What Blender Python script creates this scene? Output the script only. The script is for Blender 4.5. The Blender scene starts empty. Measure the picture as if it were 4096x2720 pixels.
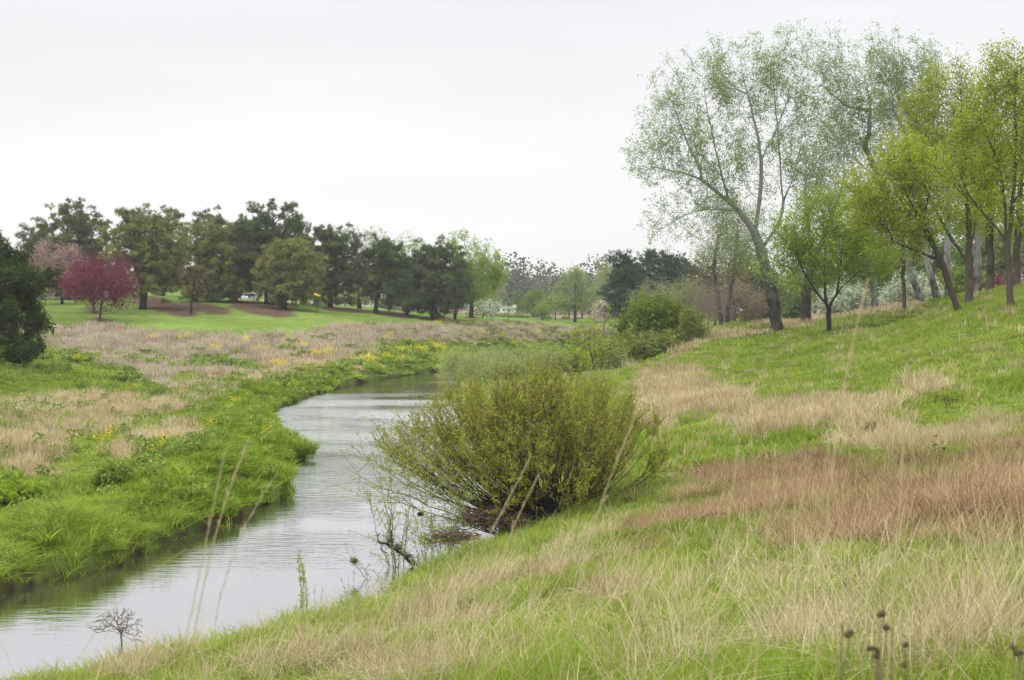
import bpy, math, numpy as np
from math import radians, pi, sin, cos

# ------------------------------------------------------------------ camera, world, sun, exposure
S = bpy.context.scene
F, CX, HOR, EYE = 1407.0, 512.0, 312.0, 7.0        # focal length in px, optical centre, horizon row, eye height over the river
cd = bpy.data.cameras.new('camera'); cam = bpy.data.objects.new('camera', cd); S.collection.objects.link(cam)
cam.location = (0, 0, EYE); cam.rotation_euler = (radians(90), 0, 0)
cd.sensor_width = 36.0; cd.lens = 36.0 * F / 1024; cd.shift_y = -28.0 / 1024
cd.clip_start = 0.1; cd.clip_end = 6000
cd.dof.use_dof = True; cd.dof.focus_distance = 42; cd.dof.aperture_fstop = 6.3
S.camera = cam
S.view_settings.view_transform = 'Standard'; S.view_settings.look = 'None'
S.view_settings.exposure = 0.0; S.view_settings.gamma = 1.0; S.view_settings.use_curve_mapping = False
S.cycles.max_bounces = 6; S.cycles.diffuse_bounces = 3; S.cycles.glossy_bounces = 2
S.cycles.transmission_bounces = 4; S.cycles.volume_bounces = 0; S.cycles.transparent_max_bounces = 6
S.cycles.use_denoising = True; S.cycles.denoising_prefilter = 'ACCURATE'; S.cycles.denoiser = 'OPENIMAGEDENOISE'; S.cycles.denoising_input_passes = 'RGB_ALBEDO_NORMAL'
S.cycles.sample_clamp_indirect = 4.0

SUN_EL, SUN_AZ = 52.0, -60.0                       # azimuth measured from the view direction, negative = from the left
W = bpy.data.worlds.new('World'); S.world = W; W.use_nodes = True
def build_world():
    nt = W.node_tree; nt.nodes.clear(); N = nt.nodes.new; L = nt.links.new
    out = N('ShaderNodeOutputWorld')
    sky = N('ShaderNodeTexSky'); sky.sky_type = 'NISHITA'; sky.sun_disc = False
    sky.sun_elevation = radians(SUN_EL); sky.sun_rotation = radians(SUN_AZ); sky.air_density = 1.5; sky.dust_density = 3
    b1 = N('ShaderNodeBackground'); b1.inputs[1].default_value = 0.1; L(sky.outputs[0], b1.inputs[0])
    tc = N('ShaderNodeTexCoord'); sep = N('ShaderNodeSeparateXYZ'); L(tc.outputs['Generated'], sep.inputs[0])
    # brightness of the cloud deck: even near the horizon, two to three times brighter overhead
    rmp = N('ShaderNodeValToRGB'); L(sep.outputs[2], rmp.inputs[0])
    e = rmp.color_ramp.elements
    e[0].position = 0.0; e[0].color = (0.31, 0.31, 0.31, 1)
    e[1].position = 1.0; e[1].color = (1, 1, 1, 1)
    a = e.new(0.10); a.color = (0.315, 0.316, 0.318, 1)
    a = e.new(0.23); a.color = (0.292, 0.294, 0.303, 1)
    a = e.new(0.5); a.color = (0.66, 0.665, 0.675, 1)
    mp = N('ShaderNodeMapping'); mp.inputs['Scale'].default_value = (1.2, 1.2, 7); L(tc.outputs['Generated'], mp.inputs[0])
    ns = N('ShaderNodeTexNoise'); ns.inputs['Scale'].default_value = 1.6; ns.inputs['Detail'].default_value = 4
    ns.inputs['Roughness'].default_value = 0.5; L(mp.outputs[0], ns.inputs[0])
    mr = N('ShaderNodeMapRange'); mr.inputs[1].default_value = 0.3; mr.inputs[2].default_value = 0.7
    mr.inputs[3].default_value = 0.915; mr.inputs[4].default_value = 1.04; L(ns.outputs[0], mr.inputs[0])
    vm = N('ShaderNodeVectorMath'); vm.operation = 'SCALE'; L(rmp.outputs[0], vm.inputs[0]); L(mr.outputs[0], vm.inputs['Scale'])
    b2 = N('ShaderNodeBackground'); b2.inputs[1].default_value = 3.25; L(vm.outputs[0], b2.inputs[0])
    mx = N('ShaderNodeMixShader'); mx.inputs[0].default_value = 0.93
    L(b1.outputs[0], mx.inputs[1]); L(b2.outputs[0], mx.inputs[2]); L(mx.outputs[0], out.inputs[0])
build_world()
sd = bpy.data.lights.new('sun', 'SUN'); sun = bpy.data.objects.new('sun', sd); S.collection.objects.link(sun)
sd.energy = 1.7; sd.angle = radians(18); sd.color = (1, 0.96, 0.9)
_az = radians(SUN_AZ); _el = radians(SUN_EL)
from mathutils import Vector
_dir = Vector((sin(_az) * cos(_el), cos(_az) * cos(_el) * 0.2 - 0.35, sin(_el)))
sun.rotation_euler = _dir.to_track_quat('Z', 'Y').to_euler()

# ------------------------------------------------------------------ helpers
rng = np.random.default_rng(7)
def Pt(u, v, d): return np.array([(u - CX) / F * d, d, EYE - (v - HOR) / F * d])

def _h(ix, iy, s):
    n = (ix.astype(np.int64) * 374761393 + iy.astype(np.int64) * 668265263 + s * 974634777) & 0x7fffffff
    n = (n ^ (n >> 13)) * 1274126177 & 0x7fffffff
    return ((n ^ (n >> 16)) & 0xffff) / 65535.0
def vnoise(x, y, s=0):
    ix = np.floor(x); iy = np.floor(y); fx = x - ix; fy = y - iy
    fx = fx * fx * (3 - 2 * fx); fy = fy * fy * (3 - 2 * fy)
    a = _h(ix, iy, s); b = _h(ix + 1, iy, s); c = _h(ix, iy + 1, s); d = _h(ix + 1, iy + 1, s)
    return (a * (1 - fx) + b * fx) * (1 - fy) + (c * (1 - fx) + d * fx) * fy
def fbm(x, y, s=0, o=3):
    r = 0; a = 0.5; t = 0
    for k in range(o):
        r = r + a * vnoise(x * 2 ** k, y * 2 ** k, s + k); t += a; a *= 0.5
    return r / t

def sstep(a, b, x):
    t = np.clip((x - a) / (b - a), 0, 1); return t * t * (3 - 2 * t)

def link(o): S.collection.objects.link(o); return o
def tag(o, label=None, cat=None, group=None, kind=None):
    if label: o['label'] = label
    if cat: o['category'] = cat
    if group: o['group'] = group
    if kind: o['kind'] = kind
    return o
def empty(name, loc, label, cat, group=None):
    o = bpy.data.objects.new(name, None); o.location = loc; o.empty_display_size = 0.3
    return tag(link(o), label, cat, group)

def mesh_obj(name, V, Fc, mat, parent=None, var=None, smooth=False, attrs=None, origin=None):
    """V (n,3) world coordinates; Fc (m,k) face index array or list of such arrays; var per-face float."""
    V = np.asarray(V, dtype=np.float32)
    if origin is None: origin = np.array(parent.location) if parent is not None else np.zeros(3)
    V = V - np.asarray(origin, dtype=np.float32)
    if isinstance(Fc, np.ndarray): Fc = [Fc]
    me = bpy.data.meshes.new(name)
    tot = sum(f.shape[0] for f in Fc); lp = sum(f.size for f in Fc)
    me.vertices.add(len(V)); me.vertices.foreach_set('co', V.ravel())
    me.loops.add(lp); me.polygons.add(tot)
    me.loops.foreach_set('vertex_index', np.concatenate([f.ravel() for f in Fc]).astype(np.int32))
    st = np.concatenate([np.full(f.shape[0], f.shape[1]) for f in Fc]); st = np.concatenate([[0], np.cumsum(st)[:-1]])
    me.polygons.foreach_set('loop_start', st.astype(np.int32))
    if smooth: me.polygons.foreach_set('use_smooth', np.ones(tot, bool))
    me.update(calc_edges=True)
    if var is not None:
        a = me.attributes.new('var', 'FLOAT', 'FACE'); a.data.foreach_set('value', np.asarray(var, dtype=np.float32))
    for k, (typ, dom, val) in (attrs or {}).items():
        a = me.attributes.new(k, typ, dom)
        key = {'FLOAT_COLOR': 'color', 'FLOAT_VECTOR': 'vector'}.get(typ, 'value')
        a.data.foreach_set(key, np.asarray(val).ravel())
    me.materials.append(mat)
    o = bpy.data.objects.new(name, me); link(o)
    if parent is not None: o.parent = parent
    else: o.location = tuple(float(c) for c in origin)
    return o

# ------------------------------------------------------------------ materials
def new_mat(name):
    m = bpy.data.materials.new(name); m.use_nodes = True; nt = m.node_tree; nt.nodes.clear(); return m, nt, nt.nodes.new, nt.links.new
def ramp(N, cols):
    r = N('ShaderNodeValToRGB'); e = r.color_ramp.elements
    n = len(cols)
    e[0].position = 0; e[0].color = (*cols[0], 1); e[1].position = 1; e[1].color = (*cols[-1], 1)
    for i in range(1, n - 1):
        q = e.new(i / (n - 1)); q.color = (*cols[i], 1)
    return r
def leaf_mat(name, cols, trans=0.35, patch=0.0, pscale=0.3, inst=False, gloss=0.0, amp=0.25):
    """thin leaf or blade: colour from the per-face value (plus per-tuft value), wide slow patches of tone by place."""
    m, nt, N, L = new_mat(name)
    out = N('ShaderNodeOutputMaterial')
    at = N('ShaderNodeAttribute'); at.attribute_name = 'var'
    val = at.outputs['Fac']
    if inst:
        ai = N('ShaderNodeAttribute'); ai.attribute_type = 'INSTANCER'; ai.attribute_name = 'tint'
        mm = N('ShaderNodeMath'); mm.operation = 'MULTIPLY_ADD'; L(at.outputs['Fac'], mm.inputs[0]); mm.inputs[1].default_value = 0.6
        m2 = N('ShaderNodeMath'); m2.operation = 'MULTIPLY'; L(ai.outputs['Fac'], m2.inputs[0]); m2.inputs[1].default_value = 0.6
        L(m2.outputs[0], mm.inputs[2]); val = mm.outputs[0]
    elif patch > 0:
        ge = N('ShaderNodeNewGeometry'); ns = N('ShaderNodeTexNoise'); ns.inputs['Scale'].default_value = pscale; ns.inputs['Detail'].default_value = 2
        L(ge.outputs['Position'], ns.inputs[0])
        ma = N('ShaderNodeMath'); ma.operation = 'MULTIPLY_ADD'; L(ns.outputs[0], ma.inputs[0]); ma.inputs[1].default_value = patch * 2
        m3 = N('ShaderNodeMath'); m3.operation = 'ADD'; L(at.outputs['Fac'], m3.inputs[0]); m3.inputs[1].default_value = -patch
        L(m3.outputs[0], ma.inputs[2]); val = ma.outputs[0]
    r = ramp(N, cols); L(val, r.inputs[0])
    df = N('ShaderNodeBsdfDiffuse'); L(r.outputs[0], df.inputs[0])
    tr = N('ShaderNodeBsdfTranslucent'); L(r.outputs[0], tr.inputs[0])
    mx = N('ShaderNodeMixShader'); mx.inputs[0].default_value = trans; L(df.outputs[0], mx.inputs[1]); L(tr.outputs[0], mx.inputs[2])
    fin = mx.outputs[0]
    if gloss > 0:
        gl = N('ShaderNodeBsdfGlossy'); gl.inputs['Roughness'].default_value = 0.45; gl.inputs[0].default_value = (1, 1, 1, 1)
        mg = N('ShaderNodeMixShader'); mg.inputs[0].default_value = gloss; L(fin, mg.inputs[1]); L(gl.outputs[0], mg.inputs[2]); fin = mg.outputs[0]
    L(fin, out.inputs[0]); return m
def bark_mat(name, low, high, h0=0.0, h1=1.0, spots=0.3, scale=3.0):
    """bark: colour changes from low to high with height above the root (object space), with blotches."""
    m, nt, N, L = new_mat(name)
    out = N('ShaderNodeOutputMaterial'); tc = N('ShaderNodeTexCoord'); sp = N('ShaderNodeSeparateXYZ'); L(tc.outputs['Object'], sp.inputs[0])
    mr = N('ShaderNodeMapRange'); mr.inputs[1].default_value = h0; mr.inputs[2].default_value = h1; L(sp.outputs[2], mr.inputs[0])
    mp = N('ShaderNodeMapping'); mp.inputs['Scale'].default_value = (1.5, 1.5, 0.8); L(tc.outputs['Object'], mp.inputs[0])
    ns = N('ShaderNodeTexNoise'); ns.inputs['Scale'].default_value = scale; ns.inputs['Detail'].default_value = 4; L(mp.outputs[0], ns.inputs[0])
    mm = N('ShaderNodeMath'); mm.operation = 'MULTIPLY_ADD'; L(ns.outputs[0], mm.inputs[0]); mm.inputs[1].default_value = -spots * 4; L(mr.outputs[0], mm.inputs[2])
    m2 = N('ShaderNodeMath'); m2.operation = 'ADD'; m2.use_clamp = True; L(mm.outputs[0], m2.inputs[0]); m2.inputs[1].default_value = spots * 2
    r = ramp(N, [low, high]); L(m2.outputs[0], r.inputs[0])
    df = N('ShaderNodeBsdfDiffuse'); L(r.outputs[0], df.inputs[0])
    bp = N('ShaderNodeBump'); bp.inputs['Strength'].default_value = 0.6; bp.inputs['Distance'].default_value = 0.05; L(ns.outputs[0], bp.inputs['Height']); L(bp.outputs[0], df.inputs['Normal'])
    L(df.outputs[0], out.inputs[0]); return m
def flat_mat(name, col, rough=0.6, spec=0.5, metal=0.0, noise=0.15, scale=8.0):
    m, nt, N, L = new_mat(name)
    out = N('ShaderNodeOutputMaterial'); p = N('ShaderNodeBsdfPrincipled'); tc = N('ShaderNodeTexCoord')
    ns = N('ShaderNodeTexNoise'); ns.inputs['Scale'].default_value = scale; ns.inputs['Detail'].default_value = 4; L(tc.outputs['Object'], ns.inputs[0])
    r = ramp(N, [tuple(c * (1 - noise) for c in col), tuple(min(1, c * (1 + noise)) for c in col)]); L(ns.outputs[0], r.inputs[0])
    L(r.outputs[0], p.inputs['Base Color']); p.inputs['Roughness'].default_value = rough; p.inputs['Metallic'].default_value = metal
    p.inputs['Specular IOR Level'].default_value = spec
    L(p.outputs[0], out.inputs[0]); return m

# ------------------------------------------------------------------ terrain: river banks and heights
def ground_at(u, v): d = F * EYE / (v - HOR); return ((u - CX) / F * d, d)
LB = np.array([(-70, -30), (-45, 0), (-26, 18), (-17, 28)] + [ground_at(*p) for p in [
    (0, 595), (39, 588), (54, 581), (87, 575), (126, 564), (150, 550), (186, 540), (217, 527), (243, 518), (269, 505), (289, 497), (288, 480),
    (289, 464), (306, 459), (307, 452), (290, 443), (277, 432), (271, 422), (269, 414), (277, 409), (295, 403), (312, 397), (330, 390),
    (360, 384), (390, 378), (416, 374), (438, 371), (462, 364), (499, 356), (564, 349.5), (640, 345.6)]] + [(80, 330), (180, 360)])
RB = np.array([(-45, -40), (-27, 0), (-19, 13), (-13.5, 22)] + [ground_at(*p) for p in [
    (26, 692), (104, 676), (143, 664), (243, 641), (303, 622), (345, 609), (378, 597), (398, 582), (420, 571), (445, 559), (475, 546), (500, 524),
    (497, 500), (488, 475), (475, 450), (464, 430), (455, 405), (453, 392), (462, 380), (485, 371), (520, 364), (585, 356), (660, 350.5)]] + [(90, 300), (190, 330)])
RIVER = np.vstack([LB, RB[::-1]])
def seg_dist(x, y, poly):
    best = np.full(x.shape, 1e9)
    for (x0, y0), (x1, y1) in zip(poly[:-1], poly[1:]):
        dx, dy = x1 - x0, y1 - y0; t = np.clip(((x - x0) * dx + (y - y0) * dy) / (dx * dx + dy * dy), 0, 1)
        best = np.minimum(best, np.hypot(x - x0 - t * dx, y - y0 - t * dy))
    return best
def in_poly(x, y, poly):
    ins = np.zeros(x.shape, bool); n = len(poly)
    for i in range(n):
        x0, y0 = poly[i]; x1, y1 = poly[(i + 1) % n]
        if y0 == y1: continue
        c = ((y0 > y) != (y1 > y)) & (x < (x1 - x0) * (y - y0) / (y1 - y0) + x0); ins ^= c
    return ins
CP = [Pt(*p) for p in [
    # right bank and hillside
    (300, 680, 21), (150, 672, 24.5), (512, 680, 14.5), (700, 680, 11), (1024, 680, 8.5), (400, 640, 23), (512, 600, 27), (600, 600, 23),
    (700, 600, 20), (850, 600, 17), (1000, 600, 14.5), (600, 505, 43), (700, 500, 40), (850, 500, 32), (1000, 500, 27), (1024, 450, 36),
    (560, 512, 43.5), (640, 470, 50), (620, 440, 65), (640, 400, 85), (700, 410, 68), (850, 400, 62), (1000, 420, 45), (760, 360, 100),
    (900, 350, 85), (1024, 360, 62), (760, 342, 126), (900, 325, 112), (1024, 310, 88), (624, 371, 105), (660, 357, 115), (694, 344, 125),
    (560, 376, 122), (600, 375, 120), (622, 375, 122), (640, 368, 124), (662, 361, 128), (680, 353, 132), (600, 373, 140), (630, 373, 145), (660, 367, 150), (690, 353, 158), (725, 338, 170), (640, 355, 180), (570, 362, 170), (777, 331, 135), (829, 331, 115), (960, 313, 95), (970, 303, 105), (1011, 303, 88),
    (706, 329, 150), (772, 326, 150), (832, 320, 148), (875, 311, 140), (921, 304, 132), (939, 301, 128), (990, 292.5, 116), (1024, 287, 110),
    (1200, 270, 110), (1300, 330, 60), (1200, 500, 24), (770, 322, 190), (870, 318, 180), (1000, 310, 175), (1200, 300, 180),
    (600, 362, 135), (560, 372, 125), (540, 385, 100), (520, 365, 165), (580, 358, 185),
    # left bank, flood plain, lawn slope, road
    (0, 548, 41), (150, 520, 44), (100, 470, 55), (0, 440, 65), (200, 450, 62), (0, 400, 92), (200, 400, 95), (250, 440, 70), (100, 372, 125),
    (13, 364, 112), (-60, 350, 105), (-150, 360, 90), (50, 342, 165), (50, 320, 190), (100, 320, 190), (143, 310, 205), (191, 311, 205),
    (269, 303, 225), (284, 306, 220), (330, 306.5, 235), (359, 309, 235), (375, 313, 230), (434, 317.5, 240), (455, 319, 250), (471, 316.5, 265),
    (48, 333, 178), (173, 332, 180), (304, 334, 180), (434, 325, 218), (173, 373, 125), (304, 369, 140), (434, 347, 190), (520, 344, 225),
    (520, 324, 290), (585, 331, 290), (564, 321, 330), (620, 321, 330), (690, 322, 260),
    (50, 299, 230), (135, 296, 240), (186, 296.5, 245), (247, 301.8, 260), (300, 303, 285), (-100, 296, 230), (400, 314, 300),
    (80, 292, 300), (160, 290, 335), (230, 290.5, 345), (310, 296, 350), (575, 319.5, 335), (700, 319, 330)]]
CP += [np.array(p, float) for p in [(0, 0, 5.4), (-3, 4, 4.8), (5, 3, 5.8), (-8, 8, 3.4), (-12, 0, 3.2), (25, 0, 7), (0, -30, 6), (-80, 0, 2), (-60, 60, 2), (70, 60, 9),
    (60, 20, 8.5), (-90, 120, 3.5), (-150, 230, 9.5), (0, 500, 5), (200, 500, 5), (-200, 500, 7), (0, 1500, 5), (900, 1500, 6), (-900, 1500, 6), (130, 150, 8.5), (130, 260, 6),
    (0, 3500, 5), (2500, 3500, 5), (-2500, 3500, 5), (60, -50, 7), (-90, -50, 4)]]
CP = np.array(CP)
def dom(x, y):
    q = np.maximum(y, -20) + 28.0; return np.stack([x / q * 3.2, np.log(q) * 1.6], -1)
_c = dom(CP[:, 0], CP[:, 1]); _n = len(_c)
def _phi(r2): return np.where(r2 > 1e-12, 0.5 * r2 * np.log(np.maximum(r2, 1e-12)), 0)
_K = _phi(((_c[:, None] - _c[None]) ** 2).sum(-1)) + np.eye(_n) * 0.0012
_Pm = np.hstack([np.ones((_n, 1)), _c]); _A = np.zeros((_n + 3, _n + 3)); _A[:_n, :_n] = _K; _A[:_n, _n:] = _Pm; _A[_n:, :_n] = _Pm.T
_w = np.linalg.solve(_A, np.concatenate([CP[:, 2], np.zeros(3)]))
def rbf(x, y):
    sh = x.shape; q = dom(x.ravel(), y.ravel()); out = np.empty(len(q))
    for i in range(0, len(q), 20000):
        s = q[i:i + 20000]; out[i:i + 20000] = _phi(((s[:, None] - _c[None]) ** 2).sum(-1)) @ _w[:_n] + _w[_n] + s @ _w[_n + 1:]
    return out.reshape(sh)
def bank_info(x, y):
    """signed distance to the river (negative in the water) and whether the left bank is the nearer one"""
    dl = seg_dist(x, y, LB); dr = seg_dist(x, y, RB); ins = in_poly(x, y, RIVER)
    return np.where(ins, -np.minimum(dl, dr), np.minimum(dl, dr)), dl < dr
def height(x, y, full=False):
    x = np.asarray(x, float); y = np.asarray(y, float)
    z = rbf(x, y)
    d, left = bank_info(x, y)
    d = d + (vnoise(x * 0.9, y * 0.9, 5) - 0.5) * 0.7 * np.clip(1 - np.abs(d) / 3, 0, 1)
    z = z + (fbm(x * 0.35, y * 0.35, 3) - 0.5) * 0.35 + (fbm(x * 0.06, y * 0.06, 9) - 0.5) * 0.5 * sstep(60, 150, y)
    lip = np.where(left, 0.42 + 0.25 * (vnoise(x * .3, y * .3, 8) - .5), 0.16)
    z = np.maximum(z, lip + 0.02 * np.clip(d, 0, 10))
    z = np.where(d < 12, lip + (z - lip) * sstep(0, np.where(left, 6.0, 3.2), d) , z)
    z = z + np.where(left & (y > 15), (0.12 + 0.75 * vnoise(x * .5 + 3, y * .4, 12)) * sstep(0.3, 2.0, d) * sstep(6.0, 2.6, d), 0)
    t = sstep(-0.12, np.where(left, 0.22, 0.8), d)
    z = np.where(d < 1.2, -0.9 * (1 - t) + z * t, z)
    z = np.where(d < -0.3, -0.9 - np.clip(-d - 0.3, 0, 1) * 0.4, z)
    return (z, d, left) if full else z
def H1(x, y): return float(height(np.array([x]), np.array([y]))[0])

# ------------------------------------------------------------------ ground cover fields (which plants grow where)
K = 0.43371
def uv_of(x, y, z): return CX + F * x / y, HOR + F * (EYE - z) / y
def blobs(U, V, L, nz, off=0.0):
    r = np.full(U.shape, -9.0)
    for e in L:
        u, v, ru, rv = e[:4]; a = radians(e[4]) if len(e) > 4 else 0
        dx, dy = U - u, V - v; p = dx * cos(a) + dy * sin(a); q = -dx * sin(a) + dy * cos(a)
        r = np.maximum(r, 1 - np.sqrt((p / ru) ** 2 + (q / rv) ** 2))
    return sstep(-0.26, 0.44, r - 0.10 + off + nz * 1.5)
TANP = [(300, 812, 210, 34, 12), (560, 775, 260, 34), (780, 770, 150, 22), (180, 765, 90, 24), (250, 785, 150, 45, 8), (480, 795, 200, 38, 5), (680, 785, 200, 28), (900, 755, 160, 20), (1010, 775, 150, 18), (1120, 755, 160, 14), (1340, 762, 170, 20),
        (690, 740, 60, 10), (800, 742, 60, 8), (420, 770, 200, 25, 4), (1240, 775, 120, 12), (330, 835, 100, 30, 25), (560, 820, 120, 20)]
TANL = [(130, 960, 170, 34), (330, 950, 130, 22, -6), (520, 880, 130, 22, -16), (760, 850, 110, 12, -6), (50, 1015, 120, 62), (250, 965, 160, 32, -8), (440, 925, 130, 26, -14), (620, 855, 180, 24, -8), (275, 1045, 60, 18), (200, 930, 120, 20), (60, 940, 90, 20),
        (80, 1085, 80, 22), (700, 830, 110, 14), (420, 985, 60, 16), (350, 1010, 90, 20)]
TANR = [(1600, 905, 160, 48, 12), (1720, 960, 190, 48, 8), (1900, 955, 170, 45), (2010, 1000, 160, 36), (2240, 1000, 150, 26, -6), (1700, 772, 130, 9, -8), (1590, 805, 60, 9, -25),
        (2110, 890, 70, 26), (1530, 960, 60, 60), (1820, 755, 120, 9, -8), (2090, 1030, 160, 16), (1900, 735, 250, 8, -8)]
BRN = [(1690, 1185, 120, 22, -10), (1650, 1110, 50, 25), (1850, 1130, 240, 60), (2120, 1160, 280, 85), (2000, 1230, 260, 36), (2330, 1150, 150, 110), (2200, 1070, 200, 18),
       (1500, 1215, 90, 9, -14), (1850, 1240, 200, 24), (1480, 1280, 90, 6, -20), (2330, 1060, 100, 40), (1830, 1065, 120, 12), (1580, 1150, 80, 10, -15)]
TANF = [(720, 1530, 230, 30, -8), (1040, 1430, 130, 45), (1250, 1320, 100, 24, -12), (950, 1570, 200, 30), (1120, 1350, 100, 16, -15), (2260, 1520, 160, 60), (2050, 1570, 160, 24),
        (1420, 1380, 110, 20), (1330, 1260, 90, 12, -15), (330, 1555, 100, 12, -8), (600, 1560, 120, 16), (1500, 1570, 120, 12), (1900, 1500, 140, 26)]
STEM = [(2000, 1400, 420, 110), (1300, 1480, 600, 130), (2200, 1380, 260, 120), (1600, 1500, 500, 80), (800, 1480, 300, 60), (1150, 1350, 300, 60, -15), (1750, 1330, 200, 40), (500, 1510, 200, 30, -8)]
def to_world_poly(L):
    return L
LAWN = [(-200, 240), (20, 296), (40, 333), (60, 328), (100, 324), (150, 330), (190, 333), (240, 336), (304, 333), (335, 325), (370, 325), (434, 325), (470, 323), (500, 323.5), (540, 324.5), (580, 327), (625, 328),
        (700, 326), (760, 318), (512, 313.2), (300, 290), (-200, 240)]
MULCH = [(165, 306.5, 40, 9, 14), (262, 309, 42, 8, 10), (205, 308, 30, 6, 10), (393, 314.5, 26, 3.4, 8), (345, 310, 30, 2.6, 4), (436, 318.5, 22, 2.4), (455, 320.2, 12, 1.5), (471, 317.4, 12, 1.2), (93, 311, 12, 3, 15), (102, 320.5, 12, 3, 10), (65, 296, 30, 3)]
def cover(x, y, z, d, left):
    """weights of the cover kinds at ground points; everything is a fixed map of the place"""
    yy = np.maximum(y, 2.0); u, v = uv_of(x, yy, z); U, V = u / K, v / K
    nz = (fbm(x / (1 + yy * .03), np.log(yy) * 12, 21, 4) - 0.5); nz2 = fbm(x * 0.12 + 5, np.log(yy) * 5, 31, 3) - 0.5
    c = {}
    lawn = (in_poly(u, v, np.array(LAWN, float)) & (y > 150)).astype(float); lawn = np.where(y > 300, np.where(y < 336, np.where(v < 328, 1.0, 0.0), 0), lawn)
    mul = blobs(u, v, [tuple(e) for e in MULCH], nz * 0.25) * (y > 150)
    c['tanp'] = blobs(U, V, TANP, nz, 0.22) * (y > 60) * (1 - lawn)
    c['tanl'] = blobs(U, V, TANL, nz, 0.12) * left
    c['tanr'] = blobs(U, V, TANR, nz) * (~left)
    c['brn'] = blobs(U, V, BRN, nz) * (~left) * (y < 80)
    c['tanf'] = blobs(U, V, TANF, nz, 0.1) * (~left) * (y < 50)
    c['stem'] = blobs(U, V, STEM, nz) * (~left) * (y < 50)
    c['lawn'] = lawn; c['mulch'] = mul; c['nz'] = nz2
    return c

def build_ground():
    ys = [-60.0]; 
    while ys[-1] < 3600:
        y = ys[-1]; ys.append(y + max(0.3, abs(y) * 0.0075 if y < 400 else (y - 300) * 0.05) * (1 if y > 2 else 6))
    xs = [0.0]
    while xs[-1] < 2600:
        x = xs[-1]; xs.append(x + (0.3 if x < 16 else 0.3 + (x - 16) * 0.014 if x < 130 else (x - 90) * 0.06))
    ys = np.array(ys); xs = np.array(xs); xs = np.concatenate([-xs[:0:-1], xs])
    X, Y = np.meshgrid(xs, ys); X = X + 0.0; Y = Y + 0.0
    Z, D, Lf = height(X, Y, True)
    ny, nx = X.shape; idx = np.arange(ny * nx).reshape(ny, nx)
    Fc = np.stack([idx[:-1, :-1], idx[:-1, 1:], idx[1:, 1:], idx[1:, :-1]], -1).reshape(-1, 4)
    c = cover(X, Y, Z, D, Lf)
    def mixc(col, new, w): return col * (1 - w[..., None]) + np.array(new) * w[..., None]
    col = np.zeros(X.shape + (3,)) + np.array([0.075, 0.10, 0.025])
    col = mixc(col, (0.11, 0.14, 0.035), sstep(-0.1, 0.25, c['nz']))
    for k, cc in (('tanp', (0.20, 0.155, 0.11)), ('tanl', (0.23, 0.17, 0.10)), ('tanr', (0.19, 0.15, 0.08)), ('brn', (0.11, 0.075, 0.04)), ('tanf', (0.10, 0.10, 0.035))):
        col = mixc(col, cc, c[k] * 0.85)
    col = mixc(col, (0.115, 0.17, 0.036), c['lawn'])
    col = mixc(col, (0.085, 0.056, 0.04), sstep(0.3, 0.6, c['mulch'] + (vnoise(X * 1.3, Y * 1.1, 66) - .5) * .35))
    far = sstep(336, 345, Y); col = mixc(col, (0.17, 0.15, 0.09), far); col = mixc(col, (0.1, 0.14, 0.05), sstep(480, 700, Y))
    mud = (1 - sstep(0.22, 0.42, Z + (vnoise(X * 1.5, Y * 1.5, 2) - .5) * .2)) * (D < 2)
    col = mixc(col, (0.035, 0.026, 0.018), mud)
    cols = np.concatenate([col, np.ones(X.shape + (1,))], -1).reshape(-1, 4)
    m, nt, N, L = new_mat('ground_soil_and_turf')
    out = N('ShaderNodeOutputMaterial'); df = N('ShaderNodeBsdfDiffuse'); at = N('ShaderNodeAttribute'); at.attribute_name = 'col'
    ge = N('ShaderNodeNewGeometry')
    n1 = N('ShaderNodeTexNoise'); n1.inputs['Scale'].default_value = 0.9; n1.inputs['Detail'].default_value = 6; n1.inputs['Roughness'].default_value = 0.65; L(ge.outputs['Position'], n1.inputs[0])
    n2 = N('ShaderNodeTexNoise'); n2.inputs['Scale'].default_value = 0.07; n2.inputs['Detail'].default_value = 5; L(ge.outputs['Position'], n2.inputs[0])
    a = N('ShaderNodeMath'); a.operation = 'ADD'; L(n1.outputs[0], a.inputs[0]); L(n2.outputs[0], a.inputs[1])
    mr = N('ShaderNodeMapRange'); mr.inputs[1].default_value = 0.6; mr.inputs[2].default_value = 1.4; mr.inputs[3].default_value = 0.45; mr.inputs[4].default_value = 1.55; L(a.outputs[0], mr.inputs[0])
    vm = N('ShaderNodeVectorMath'); vm.operation = 'SCALE'; L(at.outputs['Color'], vm.inputs[0]); L(mr.outputs[0], vm.inputs['Scale']); L(vm.outputs[0], df.inputs[0])
    bp = N('ShaderNodeBump'); bp.inputs['Strength'].default_value = 0.5; bp.inputs['Distance'].default_value = 0.15; L(n1.outputs[0], bp.inputs['Height']); L(bp.outputs[0], df.inputs['Normal'])
    L(df.outputs[0], out.inputs[0])
    V = np.stack([X, Y, Z], -1).reshape(-1, 3)
    o = mesh_obj('ground', V, Fc, m, smooth=True, attrs={'col': ('FLOAT_COLOR', 'POINT', cols.astype(np.float32))})
    tag(o, 'grassy river banks rising to a lawn slope and a green hillside', 'ground', kind='structure')
build_ground()

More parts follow.
